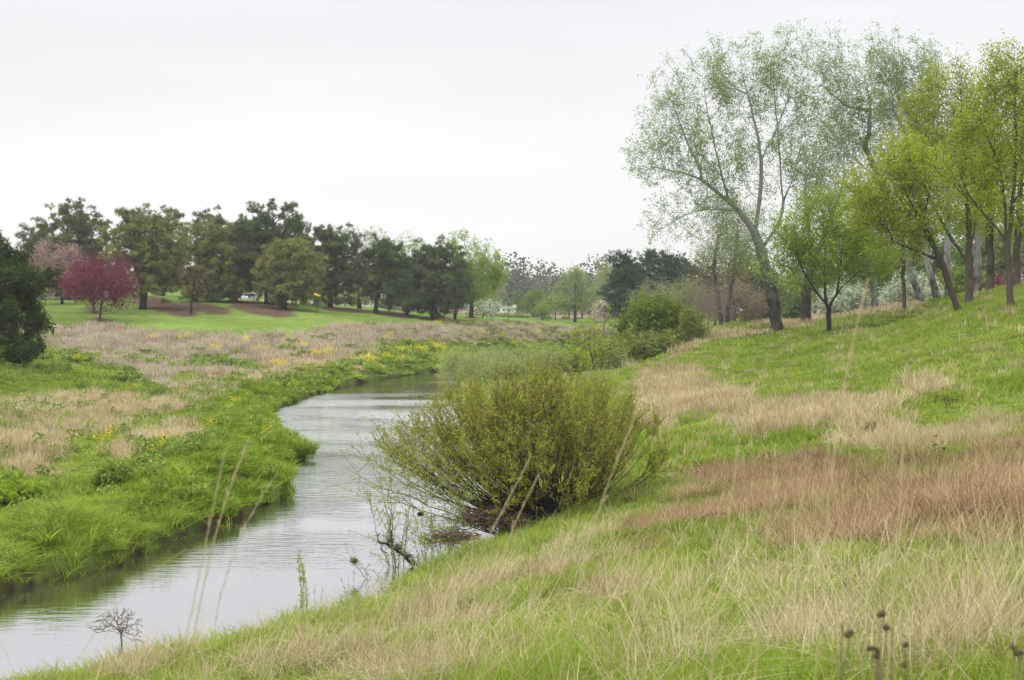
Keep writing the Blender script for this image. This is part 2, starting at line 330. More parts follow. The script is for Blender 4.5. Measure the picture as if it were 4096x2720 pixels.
def build_water():
    m, nt, N, L = new_mat('river_water')
    out = N('ShaderNodeOutputMaterial'); ge = N('ShaderNodeNewGeometry')
    mp = N('ShaderNodeMapping'); mp.inputs['Scale'].default_value = (0.55, 1.6, 1); L(ge.outputs['Position'], mp.inputs[0])
    n1 = N('ShaderNodeTexNoise'); n1.inputs['Scale'].default_value = 2.2; n1.inputs['Detail'].default_value = 4; n1.inputs['Roughness'].default_value = 0.55; L(mp.outputs[0], n1.inputs[0])
    mp2 = N('ShaderNodeMapping'); mp2.inputs['Scale'].default_value = (0.09, 0.17, 1); L(ge.outputs['Position'], mp2.inputs[0])
    n2 = N('ShaderNodeTexNoise'); n2.inputs['Scale'].default_value = 1.0; n2.inputs['Detail'].default_value = 3; L(mp2.outputs[0], n2.inputs[0])
    sp = N('ShaderNodeSeparateXYZ'); L(ge.outputs['Position'], sp.inputs[0])
    # riffle zone between 55 m and 115 m, streaked by the slow noise
    zr = N('ShaderNodeValToRGB'); mr = N('ShaderNodeMapRange'); mr.inputs[1].default_value = 30; mr.inputs[2].default_value = 170; L(sp.outputs[1], mr.inputs[0]); L(mr.outputs[0], zr.inputs[0])
    e = zr.color_ramp.elements; e[0].position = 0.0; e[0].color = (0.03,) * 3 + (1,); e[1].position = 1.0; e[1].color = (0.04,) * 3 + (1,)
    for p, c in ((0.12, 0.08), (0.22, 0.4), (0.40, 0.75), (0.46, 1.0), (0.56, 0.9), (0.66, 0.1)):
        q = e.new(p); q.color = (c, c, c, 1)
    st = N('ShaderNodeMapRange'); st.inputs[1].default_value = 0.33; st.inputs[2].default_value = 0.6; st.inputs[3].default_value = 0.1; L(n2.outputs[0], st.inputs[0])
    mu = N('ShaderNodeMath'); mu.operation = 'MULTIPLY'; L(zr.outputs[0], mu.inputs[0]); L(st.outputs[0], mu.inputs[1])
    ad = N('ShaderNodeMath'); ad.operation = 'ADD'; L(mu.outputs[0], ad.inputs[0]); ad.inputs[1].default_value = 0.012
    bp = N('ShaderNodeBump'); bp.inputs['Distance'].default_value = 0.26; L(ad.outputs[0], bp.inputs['Strength']); L(n1.outputs[0], bp.inputs['Height'])
    gl = N('ShaderNodeBsdfGlossy'); gl.inputs['Roughness'].default_value = 0.03; gl.inputs[0].default_value = (0.97, 0.97, 1, 1); L(bp.outputs[0], gl.inputs['Normal'])
    df = N('ShaderNodeBsdfDiffuse'); df.inputs[0].default_value = (0.05, 0.048, 0.03, 1)
    fr = N('ShaderNodeFresnel'); fr.inputs[0].default_value = 2.0; L(bp.outputs[0], fr.inputs['Normal'])
    mx = N('ShaderNodeMixShader'); fm = N('ShaderNodeMath'); fm.operation = 'MULTIPLY_ADD'; L(fr.outputs[0], fm.inputs[0]); fm.inputs[1].default_value = 0.5; fm.inputs[2].default_value = 0.5; L(fm.outputs[0], mx.inputs[0]); L(df.outputs[0], mx.inputs[1]); L(gl.outputs[0], mx.inputs[2]); L(mx.outputs[0], out.inputs[0])
    V = np.array([(-110, -60, 0), (220, -60, 0), (220, 380, 0), (-110, 380, 0)], float)
    tag(mesh_obj('river_water', V, np.array([[0, 1, 2, 3]]), m), 'calm brown river reflecting the white sky, rippled at the bend', 'river', kind='structure')
build_water()

def ribbon(name, pts, w, mat, lift):
    pts = np.array(pts, float); t = np.linspace(0, len(pts) - 1, 60); i = np.arange(len(pts))
    px = np.interp(t, i, pts[:, 0]); py = np.interp(t, i, pts[:, 1]); tx = np.gradient(px); ty = np.gradient(py); n = np.hypot(tx, ty)
    nx, ny = -ty / n, tx / n; rows = []
    for s in (-1, -0.5, 0, 0.5, 1):
        x = px + nx * w * s / 2; y = py + ny * w * s / 2; rows.append(np.stack([x, y, height(x, y) + lift], -1))
    V = np.stack(rows, 1).reshape(-1, 3); k = np.arange(60 * 5).reshape(60, 5)
    Fc = np.stack([k[:-1, :-1], k[:-1, 1:], k[1:, 1:], k[1:, :-1]], -1).reshape(-1, 4)
    return mesh_obj(name, V, Fc, mat)
rp = [Pt(*q)[:2] for q in [(-160, 300, 226), (50, 299, 232), (100, 297, 237), (135, 296, 242), (186, 296, 249), (247, 301, 261), (300, 303, 285), (350, 305, 320), (480, 310, 420)]]
tag(ribbon('park_road', rp, 5.0, flat_mat('asphalt', (0.2, 0.19, 0.185), 0.9, scale=2), 0.06), 'grey park road along the top of the lawn under the pines', 'road', kind='structure')

# ------------------------------------------------------------------ grass and meadow: tufts scattered with geometry nodes
def blades(r, n, rad, h, w, lean, curl, segs=3, tip=0.15, dirbias=None):
    """n curved blades standing in a disc; returns V, F(quads), var"""
    a = r.uniform(0, 2 * pi, n); q = rad * np.sqrt(r.uniform(0, 1, n)); bx = q * np.cos(a); by = q * np.sin(a)
    hh = r.uniform(h[0], h[1], n); az = r.uniform(0, 2 * pi, n)
    if dirbias is not None: az = dirbias[0] + r.normal(0, dirbias[1], n)
    ln = r.uniform(lean[0], lean[1], n); cu = r.uniform(curl[0], curl[1], n)
    ww = w * r.uniform(0.6, 1.3, n); tw = az + pi / 2 + r.normal(0, 0.6, n)
    V = []; 
    for k in range(segs + 1):
        t = k / segs; out = hh * (ln * t + cu * t * t * 0.8); up = hh * (t * np.sqrt(np.maximum(0.05, 1 - (ln * .7) ** 2)) - 0.45 * cu * t ** 2.4)
        wd = ww * (1 - t) ** 0.6 * (1 - tip) + ww * tip if k else ww * 0.8
        cx = bx + np.cos(az) * out; cy = by + np.sin(az) * out
        V += [np.stack([cx - np.cos(tw) * wd / 2, cy - np.sin(tw) * wd / 2, up], -1), np.stack([cx + np.cos(tw) * wd / 2, cy + np.sin(tw) * wd / 2, up], -1)]
    V = np.stack(V, 1).reshape(-1, 3); m = 2 * (segs + 1); b = np.arange(n)[:, None] * m
    Fc = np.concatenate([b + np.array([[2 * k, 2 * k + 1, 2 * k + 3, 2 * k + 2]]) for k in range(segs)]); var = np.tile(r.uniform(0, 1, n), segs)
    return V, Fc, var
def heads(r, n, rad, z, size, flat=0.7):
    """small leaf or petal quads floating at the tops of stems"""
    a = r.uniform(0, 2 * pi, n); q = rad * np.sqrt(r.uniform(0, 1, n)); c = np.stack([q * np.cos(a), q * np.sin(a), r.uniform(z[0], z[1], n)], -1)
    return quads(r, c, size)
def quads(r, c, size, asp=0.6, up=0.0, axis=None):
    n = len(c); s = (size * r.uniform(0.6, 1.4, n))[:, None]
    d1 = r.normal(size=(n, 3)) if axis is None else axis + r.normal(size=(n, 3)) * 0.5
    d1[:, 2] += up; d1 /= np.linalg.norm(d1, axis=1)[:, None] + 1e-9
    d2 = np.cross(d1, r.normal(size=(n, 3))); d2 /= np.linalg.norm(d2, axis=1)[:, None] + 1e-9
    V = np.stack([c - d1 * s * .5, c + d2 * s * asp * .5, c + d1 * s * .5, c - d2 * s * asp * .5], 1).reshape(-1, 3)
    return V, np.arange(n * 4).reshape(n, 4), r.uniform(0, 1, n)
def joinm(parts):
    V, Fq, va, o = [], [], [], 0
    for v, f, a in parts:
        V.append(v); Fq.append(f + o); va.append(a); o += len(v)
    return np.concatenate(V), np.concatenate(Fq), np.concatenate(va)

def scatter_group(n_protos):
    g = bpy.data.node_groups.new('scatter_tufts', 'GeometryNodeTree')
    g.interface.new_socket('Geometry', in_out='INPUT', socket_type='NodeSocketGeometry'); g.interface.new_socket('Geometry', in_out='OUTPUT', socket_type='NodeSocketGeometry')
    N = g.nodes.new; L = g.links.new; gi = N('NodeGroupInput'); go = N('NodeGroupOutput')
    def attr(name, t):
        a = N('GeometryNodeInputNamedAttribute'); a.data_type = t; a.inputs['Name'].default_value = name
        return next(s for s in a.outputs if s.enabled and s.name == 'Attribute')
    sg = N('GeometryNodeSeparateGeometry'); sg.domain = 'POINT'; L(gi.outputs[0], sg.inputs[0]); L(attr('isproto', 'BOOLEAN'), sg.inputs['Selection'])
    si = N('GeometryNodeSplitToInstances'); si.domain = 'POINT'; L(sg.outputs[0], si.inputs[0]); L(attr('pid', 'INT'), si.inputs['Group ID'])
    ip = N('GeometryNodeInstanceOnPoints'); L(sg.outputs[1], ip.inputs['Points']); L(si.outputs[0], ip.inputs['Instance'])
    ip.inputs['Pick Instance'].default_value = True; L(attr('pick', 'INT'), ip.inputs['Instance Index'])
    er = N('FunctionNodeEulerToRotation'); L(attr('rot', 'FLOAT_VECTOR'), er.inputs[0]); L(er.outputs[0], ip.inputs['Rotation'])
    L(attr('scl', 'FLOAT_VECTOR'), ip.inputs['Scale']); L(ip.outputs[0], go.inputs[0])
    return g
SG = scatter_group(0)
def scatter(name, protos, pos, pick, rot, scl, tint, mat, label, cat):
    """one object holding tuft prototypes and scatter points; geometry nodes puts a tuft on every point"""
    V, Fq, va, pid, o = [], [], [], [], 0
    for i, (v, f, a) in enumerate(protos):
        V.append(v); Fq.append(f + o); va.append(a); pid.append(np.full(len(v), i)); o += len(v)
    nP = o; V.append(pos); V = np.concatenate(V); pid = np.concatenate(pid + [np.full(len(pos), -1)])
    z = lambda a, w=1: np.concatenate([np.zeros((nP, w)), np.asarray(a, float).reshape(len(pos), w)]).astype(np.float32)
    isp = np.zeros(len(V), bool); isp[:nP] = True
    at = {'isproto': ('BOOLEAN', 'POINT', isp), 'pid': ('INT', 'POINT', pid.astype(np.int32)), 'pick': ('INT', 'POINT', z(pick).astype(np.int32)),
          'rot': ('FLOAT_VECTOR', 'POINT', z(rot, 3)), 'scl': ('FLOAT_VECTOR', 'POINT', z(scl, 3)), 'tint': ('FLOAT', 'POINT', z(tint))}
    ob = mesh_obj(name, V, np.concatenate(Fq), mat, var=np.concatenate(va), attrs=at)
    md = ob.modifiers.new('scatter', 'NODES'); md.node_group = SG
    return tag(ob, label, cat, kind='stuff')

# candidate places: dense near the camera, thinner with distance; level of detail 0..3
BANDS = [(3.5, 16, 75, 0), (16, 45, 34, 1), (45, 110, 8.5, 2), (110, 340, 1.15, 3)]
def candidates():
    P, Lv = [], []
    for d0, d1, dens, lv in BANDS:
        k0, k1 = (0.62, 0.95) if d1 < 120 else (0.55, 0.62); n = int((k0 + k1) / 2 * (d1 * d1 - d0 * d0) * dens)
        d = np.sqrt(rng.uniform(d0 * d0, d1 * d1, n)); t = rng.uniform(-k0, k1, n)
        P.append(np.stack([d * t, d], -1)); Lv.append(np.full(n, lv))
    # the slope round the photographer, clear of the lens itself
    q = np.stack([rng.uniform(-9, 22, 16000), rng.uniform(-12, 12, 16000)], -1)
    q = q[(np.hypot(q[:, 0], q[:, 1]) > 3.2) & ((q[:, 1] < 3.5) | (q[:, 0] > q[:, 1] * 0.95)) & ((q[:, 1] < 0.5) | (np.abs(q[:, 0]) > q[:, 1] * 0.6))]; P.append(q); Lv.append(np.zeros(len(q), int))
    P = np.concatenate(P); Lv = np.concatenate(Lv)
    z, dd, lf = height(P[:, 0], P[:, 1], True)
    ok = dd > np.where(lf, 0.0, -0.05)
    return P[ok], z[ok], dd[ok], lf[ok], Lv[ok]
GP, GZ, GD, GL, GV = candidates()
GC = cover(GP[:, 0], GP[:, 1], GZ, GD, GL)
def mkprotos(fn, nv=3):
    r = np.random.default_rng(11); out = []
    for lv in range(4):
        for _ in range(nv): out.append(fn(r, lv))
    return out
WL = [0.0075, 0.013, 0.03, 0.075]; RL = [0.13, 0.18, 0.32, 0.75]; NL = [16, 18, 24, 34]
def p_green(r, l): return blades(r, NL[l], RL[l], (0.12, 0.34), WL[l] * 1.1, (0, 0.6), (0.1, 0.9), 3 if l < 3 else 2)
def p_bank(r, l): return blades(r, int(NL[l] * 1.5), RL[l] * 1.0, (0.26, 0.6), WL[l] * 1.4, (0.05, 0.7), (0.3, 1.5), 4 if l < 3 else 3)
def p_tan(r, l): return joinm([blades(r, NL[l], RL[l], (0.35, 0.8), WL[l] * 0.7, (0.0, 0.35), (0.0, 0.5), 3, 0.3), blades(r, NL[l] // 2, RL[l], (0.15, 0.45), WL[l], (0.2, 0.9), (0.6, 1.5), 3)])
def p_brn(r, l): return joinm([blades(r, int(NL[l] * 1.2), RL[l] * 1.3, (0.3, 0.65), WL[l] * 0.8, (0.5, 1.3), (0.0, 0.8), 3, 0.3, (0.3, 1.1)), blades(r, NL[l] // 3, RL[l], (0.4, 0.75), WL[l] * 0.7, (0, 0.4), (0, 0.4), 2, 0.3)])
def p_straw(r, l):
    a = blades(r, 4, RL[l], (0.5, 1.1), WL[l] * 0.34, (0.1, 0.75), (0.0, 0.45), 5, 0.4, (0.2, 1.0))
    b = blades(r, 2, RL[l], (0.3, 0.55), WL[l] * 0.75, (0.1, 0.5), (1.2, 2.4), 7, 0.2)
    b = (b[0], b[1], np.clip(b[2] * .5 + .6, 0, 1))
    return joinm([a, b])
def p_forb(r, l):
    st = blades(r, 6, RL[l], (0.2, 0.5), WL[l] * 0.6, (0, 0.3), (0, 0.3), 2)
    return joinm([st, heads(r, NL[l] * 3, RL[l] * 1.1, (0.05, 0.5), WL[l] * 5)])
def p_flower(r, l): return heads(r, 16, RL[l] * 0.9, (0.4, 0.8), WL[l] * 1.7)

def emit(name, proto, w, mat, label, cat, hs=(0.8, 1.25), seed=0, lift=0.0, bigger=None, tintbias=0.0, cf=0.6, ca=0.8, rz=None):
    r = np.random.default_rng(100 + seed); pr = mkprotos(proto)
    sel = r.uniform(0, 1, len(w)) < w; n = int(sel.sum())
    P = GP[sel]; z = GZ[sel]; lv = GV[sel]
    rot = np.stack([r.normal(0, 0.08, n), r.normal(0, 0.08, n), r.uniform(0, 2 * pi, n)], -1)
    if rz is not None: rot[:, 2] = r.normal(rz[0], rz[1], n)
    cl = 1 - ca / 2 + ca * fbm(P[:, 0] * cf, P[:, 1] * cf, 40 + seed, 2)
    s = r.uniform(hs[0], hs[1], n) * cl
    if bigger is not None: s = s * bigger[sel]
    scl = np.stack([r.uniform(0.85, 1.2, n), r.uniform(0.85, 1.2, n), s], -1)
    tint = np.clip(0.7 * fbm(P[:, 0] * 0.2, P[:, 1] * 0.15, 60 + seed, 3) + 0.6 * fbm(P[:, 0] * 1.3, P[:, 1] * 1.0, 70 + seed, 2) + r.uniform(-0.3, 0.3, n) - 0.1 + tintbias, 0, 1)
    print(name, n)
    return scatter(name, pr, np.stack([P[:, 0], P[:, 1], z + lift - 0.02], -1), lv * 3 + r.integers(0, 3, n), rot, scl, tint, mat, label, cat)

def build_meadow():
    c = GC; tan = np.clip(c['tanp'] + c['tanl'] + c['tanr'], 0, 1); nol = 1 - np.clip(c['lawn'] + c['mulch'], 0, 1)
    # the lawn is mown: no tall tufts there
    y = GP[:, 1]; yfar = (y < 336)
    bankw = np.where(GL, sstep(6.5, 2.0, GD) * (GD > 0.06), 0.0) * (y > 20)
    bankr = np.where(~GL, sstep(2.5, 0.5, GD), 0.0)
    nt_ = 1 - np.clip(tan * 0.9 + c['brn'] * 0.75 + c['tanf'] * 0.25, 0, 1)
    forb = sstep(0.02, 0.16, fbm(GP[:, 0] * 0.1, GP[:, 1] * 0.05, 77, 3) - 0.5) * 0.45 * GL * sstep(2, 6, GD)
    G1 = [(0.035, 0.07, 0.012), (0.06, 0.125, 0.02), (0.105, 0.185, 0.03), (0.17, 0.23, 0.05)]
    m_green = leaf_mat('green_blades', [(0.055, 0.08, 0.012), (0.14, 0.205, 0.024), (0.235, 0.32, 0.038), (0.36, 0.42, 0.09)], 0.4, inst=True)
    m_bank = leaf_mat('bank_blades', [(0.045, 0.075, 0.008), (0.12, 0.19, 0.018), (0.21, 0.30, 0.03), (0.36, 0.42, 0.08)], 0.4, inst=True)
    m_tanp = leaf_mat('pinkish_dead_stems', [(0.15, 0.12, 0.08), (0.29, 0.235, 0.175), (0.44, 0.37, 0.275), (0.58, 0.51, 0.38)], 0.3, inst=True)
    m_tan = leaf_mat('golden_dead_stems', [(0.13, 0.10, 0.045), (0.31, 0.245, 0.13), (0.47, 0.385, 0.225), (0.68, 0.59, 0.38)], 0.3, inst=True)
    m_brn = leaf_mat('brown_dead_stems', [(0.05, 0.032, 0.017), (0.15, 0.092, 0.045), (0.27, 0.18, 0.095), (0.50, 0.38, 0.235)], 0.25, inst=True)
    m_straw = leaf_mat('straw_stems', [(0.18, 0.13, 0.06), (0.34, 0.265, 0.135), (0.50, 0.41, 0.24), (0.74, 0.66, 0.48)], 0.3, inst=True)
    m_forb = leaf_mat('herb_leaves', [(0.06, 0.10, 0.02), (0.12, 0.19, 0.035), (0.21, 0.29, 0.05), (0.34, 0.41, 0.10)], 0.4, inst=True)
    emit('green_grass', p_green, np.clip(nt_ * 0.9 + 0.2, 0, 1) * (1 - bankw) * nol * yfar, m_green, 'fresh green spring grass on both banks and the hillside', 'grass', (0.7, 1.2), 1, cf=0.5, ca=1.3)
    emit('tall_bank_grass', p_bank, np.clip(bankw * 0.95 + bankr * 0.35, 0, 1) * nol, m_bank, 'tall lush green grass hanging over the river bank edge', 'grass', (0.7, 1.15), 2, cf=0.85, ca=1.6)
    emit('pinkish_dead_grass', p_tan, c['tanp'] * 0.85 * nol, m_tanp, 'pinkish grey dead meadow grass below the lawn', 'grass', (0.7, 1.2), 3)
    emit('golden_dead_grass', p_tan, np.clip(c['tanl'] * 0.7 + c['tanr'] * 0.72 + c['tanf'] * 0.2 + 0.025 * (~GL), 0, 1) * (1 - bankw) * nol, m_tan, 'pale golden dead grass in patches on both banks', 'grass', (0.6, 1.0), 4)
    emit('brown_matted_grass', p_brn, np.clip(c['brn'] * (0.55 + 0.5 * sstep(-.12, .1, fbm(GP[:, 0] * .5, GP[:, 1] * .4, 91, 3) - .5)) + c['tanf'] * 0.05, 0, 1), m_brn, 'brown matted dead grass lying on the near slope', 'grass', (0.5, 1.1), 5, rz=(0, 0.8), cf=0.8, ca=1.4)
    emit('straw_stems', p_straw, np.clip(c['tanf'] * 0.62 + c['stem'] * 0.10 + 0.02 * (~GL), 0, 1) * (y < 60), m_straw, 'thin curling straw stems over the near green grass', 'grass', (0.7, 1.15), 6, rz=(0.1, 0.9))
    emit('meadow_herbs', p_forb, np.clip(forb + 0.05 * GL, 0, 1) * nol * (1 - tan * 0.7) * (y > 25), m_forb, 'leafy green herbs among the meadow grass beyond the river', 'herbs', (0.7, 1.3), 7)
build_meadow()

def build_flowers():
    spots = [(425, 775, 8, 4), (572, 780, 10, 6), (735, 812, 22, 5), (700, 792, 12, 3), (760, 805, 10, 4), (975, 805, 30, 4), (1012, 800, 26, 7), (930, 806, 26, 4), (905, 822, 36, 4), (850, 828, 30, 5),
             (1190, 798, 20, 4), (1222, 799, 20, 5), (1262, 798, 10, 4), (1160, 770, 10, 5), (1240, 760, 14, 4), (1290, 772, 14, 4), (490, 800, 14, 4), (180, 826, 8, 4), (240, 1010, 12, 8), (370, 1025, 10, 6), (1170, 752, 14, 3),
             (545, 925, 14, 4), (600, 800, 16, 4), (355, 778, 10, 3), (300, 900, 8, 6), (1110, 765, 12, 3), (1340, 798, 10, 3), (1010, 745, 10, 2), (640, 835, 14, 4), (890, 775, 12, 3), (660, 775, 10, 3), (470, 985, 10, 6), (620, 1000, 8, 5)]
    r = np.random.default_rng(5); P = []
    for u, v, ru, rv in spots:
        u, v, ru, rv = u * K, v * K, ru * K, rv * K
        # march along the view ray to the ground
        ds = np.linspace(30, 330, 1200); q = height((u - CX) / F * ds, ds) + 0.5 - (EYE - (v - HOR) / F * ds); i = np.argmax(q > 0); d = ds[i]
        n = int(4 + ru * rv * 0.55)
        a = r.normal(size=(n, 2)) * 0.6
        x = (u - CX) / F * d + a[:, 0] * ru / F * d; y = d + a[:, 1] * 2.2
        P.append(np.stack([x, y], -1))
    P = np.concatenate(P); z, dd, lf = height(P[:, 0], P[:, 1], True); k = dd > 0.3; P = P[k]; z = z[k]; n = len(P)
    m = leaf_mat('yellow_petals', [(0.55, 0.45, 0.02), (0.75, 0.62, 0.02), (0.85, 0.75, 0.05)], 0.35, inst=True)
    pr = mkprotos(p_flower); lv = np.where(P[:, 1] < 110, 2, 3)
    rot = np.stack([np.zeros(n), np.zeros(n), r.uniform(0, 6.28, n)], -1); sc = np.stack([np.where(lv == 3, 0.8, 1.2)] * 2 + [r.uniform(0.8, 1.3, n)], -1)
    scatter('yellow_wildflowers', pr, np.stack([P[:, 0], P[:, 1], z], -1), lv * 3 + r.integers(0, 3, n), rot, sc, r.uniform(0, 1, n), m, 'clumps of yellow mustard flowers dotted over the meadow', 'wildflowers')
build_flowers()
# ------------------------------------------------------------------ trees: skeleton grown towards points of the crown, limbs, leaves
def clumpy(r, ells, n, nclump, spread, shell=0.0, fork=None, ani=1.0, up=1.2):
    """points in a union of ellipsoids (x,y,z,rx,ry,rz), gathered in clumps"""
    e = np.array(ells, float); w = (e[:, 3] * e[:, 4] * e[:, 5]) ** 0.75; w /= w.sum()
    k = r.choice(len(e), nclump, p=w); d = r.normal(size=(nclump, 3)); d /= np.linalg.norm(d, axis=1)[:, None]
    q = r.uniform(shell ** 3, 1, nclump) ** (1 / 3); c = e[k, :3] + d * q[:, None] * e[k, 3:]
    i = r.integers(0, nclump, n)
    if fork is not None:
        a = c - fork; a /= np.linalg.norm(a, axis=1)[:, None] + 1e-9; a[:, 2] += up; a += r.normal(size=a.shape) * 0.15; a /= np.linalg.norm(a, axis=1)[:, None]
        o = r.normal(size=(n, 3)) * spread * 0.42
        return c[i] + o + a[i] * (r.uniform(-1, 1, n) * spread * ani)[:, None]
    return c[i] + r.normal(size=(n, 3)) * spread * np.minimum(1, e[k[i], 3:].mean(1, keepdims=True) / 2)
def grow(r, trunk, att, alpha=0.45, rtip=0.012, power=2.4, maxr=None, step=0.8, up=0.15, bend=0.12, limbs=None, gam=0.0):
    """connects every point to the nearest suitable node; returns nodes, parents, radii"""
    M = len(trunk) + len(att) * 12 + 50; P = np.zeros((M, 3)); par = np.full(M, -1); pl = np.zeros(M); dr = np.zeros((M, 3)); n = 0
    for i, t in enumerate(trunk):
        P[n] = t; par[n] = n - 1; pl[n] = 0 if i == 0 else pl[n - 1] + np.linalg.norm(P[n] - P[n - 1]) * 0.55
        dr[n] = (0, 0, 1) if i == 0 else (P[n] - P[n - 1]) / (np.linalg.norm(P[n] - P[n - 1]) + 1e-9); n += 1
    nt0 = n
    for Lb in (limbs or []):
        k = int(np.argmin(np.linalg.norm(P[1:n] - Lb[0], axis=1))) + 1; prev = k
        for q in Lb[1:]:
            P[n] = q; par[n] = prev; v = q - P[prev]; l = np.linalg.norm(v) + 1e-9; dr[n] = v / l; pl[n] = pl[prev] + l * 0.55; prev = n; n += 1
    nt = n; start = max(1, int(nt0 * 0.35))
    T = P[:nt].copy(); dd = np.linalg.norm(att[:, None] - T[None, start:], axis=2).min(1); order = np.argsort(dd)
    for j in order:
        if n > M - 20: break
        p = att[j]; dv = p - P[start:n]; ds = np.linalg.norm(dv, axis=1) + 1e-6
        cosb = (dv * dr[start:n]).sum(1) / ds
        cost = ds * (1 + 0.5 * (1 - cosb)) + alpha * pl[start:n] + np.where(dv[:, 2] < 0, 0.35 * -dv[:, 2], 0)
        k = int(np.argmin(cost)) + start; L = ds[k - start]; m = min(8, max(1, int(L / step)))
        a = P[k]; d0 = dr[k] * L * 0.35; prev = k; off = r.normal(size=3) * bend * L * 0.5; off[2] += up * L * 0.3
        for s in range(1, m + 1):
            t = s / m; q = a * (1 - t) + p * t + (d0 * (t * (1 - t) * (1 - t)) * 2 + off * (t * (1 - t)) * 1.2 + r.normal(size=3) * bend * 0.12 * L / m)
            P[n] = q; par[n] = prev; v = q - P[prev]; l = np.linalg.norm(v) + 1e-9; dr[n] = v / l; pl[n] = pl[prev] + l; prev = n; n += 1
    P = P[:n]; par = par[:n]; tips_ = n - len(np.unique(par[par >= 0]))
    if maxr: power = float(np.clip(np.log(max(tips_, 3)) / np.log(maxr / rtip), 1.5, 3.6))
    A = np.zeros(n); kids = np.zeros(n, int)
    for i in range(n - 1, 0, -1):
        if kids[i] == 0: A[i] = rtip ** power
        A[par[i]] += A[i]; kids[par[i]] += 1
    R = np.maximum(A, rtip ** power) ** (1 / power)
    if maxr: R = np.minimum(rtip + (R - rtip) * np.clip((R - rtip) / (R.max() - rtip), 0, 1) ** gam, maxr)
    R[0] *= 1.35
    return P, par, R, kids, nt
def tubes(P0, P1, R0, R1, k):
    n = len(P0); d = P1 - P0; d = d / (np.linalg.norm(d, axis=1)[:, None] + 1e-9)
    a = np.where(np.abs(d[:, 2:3]) < 0.9, np.array([[0, 0, 1.0]]), np.array([[1.0, 0, 0]])); u = np.cross(d, a); u /= np.linalg.norm(u, axis=1)[:, None] + 1e-9; w = np.cross(d, u)
    th = np.arange(k) * 2 * pi / k; ring = u[:, None] * np.cos(th)[None, :, None] + w[:, None] * np.sin(th)[None, :, None]
    V = np.concatenate([P0[:, None] + ring * R0[:, None, None], P1[:, None] + ring * R1[:, None, None]], 1).reshape(-1, 3)
    i = np.arange(k); f = np.stack([i, (i + 1) % k, (i + 1) % k + k, i + k], -1); Fc = (np.arange(n)[:, None, None] * 2 * k + f[None]).reshape(-1, 4)
    return V, Fc
def skeleton_mesh(P, par, R, rmin=0.0):
    c = np.arange(1, len(P)); c = c[R[c] >= rmin]; p = par[c]; ext = (P[c] - P[p]); ln = np.linalg.norm(ext, axis=1)[:, None] + 1e-9
    P1 = P[c] + ext / ln * R[c][:, None] * 0.3; R0 = np.minimum(R[p], R[c] * 1.35 + 0.004); V, Fq, o = [], [], 0
    for lo, hi, k in ((0.09, 99, 9), (0.03, 0.09, 5), (0, 0.03, 3)):
        s = (R[c] >= lo) & (R[c] < hi)
        if s.any(): v, f = tubes(P[p][s], P1[s], R0[s], R[c][s], k); V.append(v); Fq.append(f + o); o += len(v)
    return np.concatenate(V), np.concatenate(Fq)
def tuft_needles(r, C, n, rad, w, upb=0.35):
    """spiky needle tufts round each centre"""
    m = len(C); d = r.normal(size=(m * n, 3)); d[:, 2] += upb; d /= np.linalg.norm(d, axis=1)[:, None]
    c = np.repeat(C, n, 0); s = rad * r.uniform(0.6, 1.25, m * n)[:, None]; q = np.cross(d, r.normal(size=(m * n, 3))); q /= np.linalg.norm(q, axis=1)[:, None] + 1e-9
    V = np.stack([c - q * w * .5, c + d * s - q * w * .3, c + d * s + q * w * .3, c + q * w * .5], 1).reshape(-1, 3)
    return V, np.arange(m * n * 4).reshape(-1, 4), np.clip(np.repeat(r.uniform(0, 1, m), n) * 0.7 + r.uniform(0, .3, m * n), 0, 1)
def leaves_at(r, P, kids, n, per, rad, size, asp=0.6, gather=0.5, outer=None):
    tips = np.where(kids == 0)[0]
    if outer is not None: tips = np.concatenate([tips, outer])
    i = r.choice(tips, n // per + 1); j = np.repeat(i, per)
    off = r.normal(size=(len(j), 3)) * rad; sub = np.repeat(r.normal(size=(len(i), 3)) * rad * 1.3, per, 0)
    V, Fq, va = quads(r, P[j] + off * gather + sub, size, asp)
    cl = np.repeat(r.uniform(0, 1, len(i)), per)
    return V, Fq, np.clip(0.55 * cl + 0.45 * va, 0, 1)

BK = {
 'pine': bark_mat('pine_bark', (0.028, 0.024, 0.022), (0.05, 0.042, 0.036), 0, 6, 0.2),
 'grey': bark_mat('grey_bark', (0.06, 0.052, 0.045), (0.11, 0.10, 0.085), 0, 6, 0.2),
 'dark': bark_mat('dark_bark', (0.03, 0.026, 0.024), (0.05, 0.045, 0.038), 0, 6, 0.2),
 'poplar': bark_mat('poplar_bark', (0.045, 0.04, 0.036), (0.22, 0.225, 0.20), 3.0, 10, 0.28, 1.6),
 'birch': bark_mat('birch_bark', (0.045, 0.04, 0.036), (0.32, 0.32, 0.30), 0.0, 4.5, 0.5, 1.8),
 'maple': bark_mat('maple_bark', (0.085, 0.07, 0.055), (0.06, 0.055, 0.038), 0, 8, 0.2),
 'willow': bark_mat('willow_bark', (0.055, 0.048, 0.038), (0.14, 0.13, 0.09), 0, 3, 0.3),
 'twig': bark_mat('twig_bark', (0.12, 0.10, 0.085), (0.24, 0.21, 0.18), 0, 1, 0.2),
}
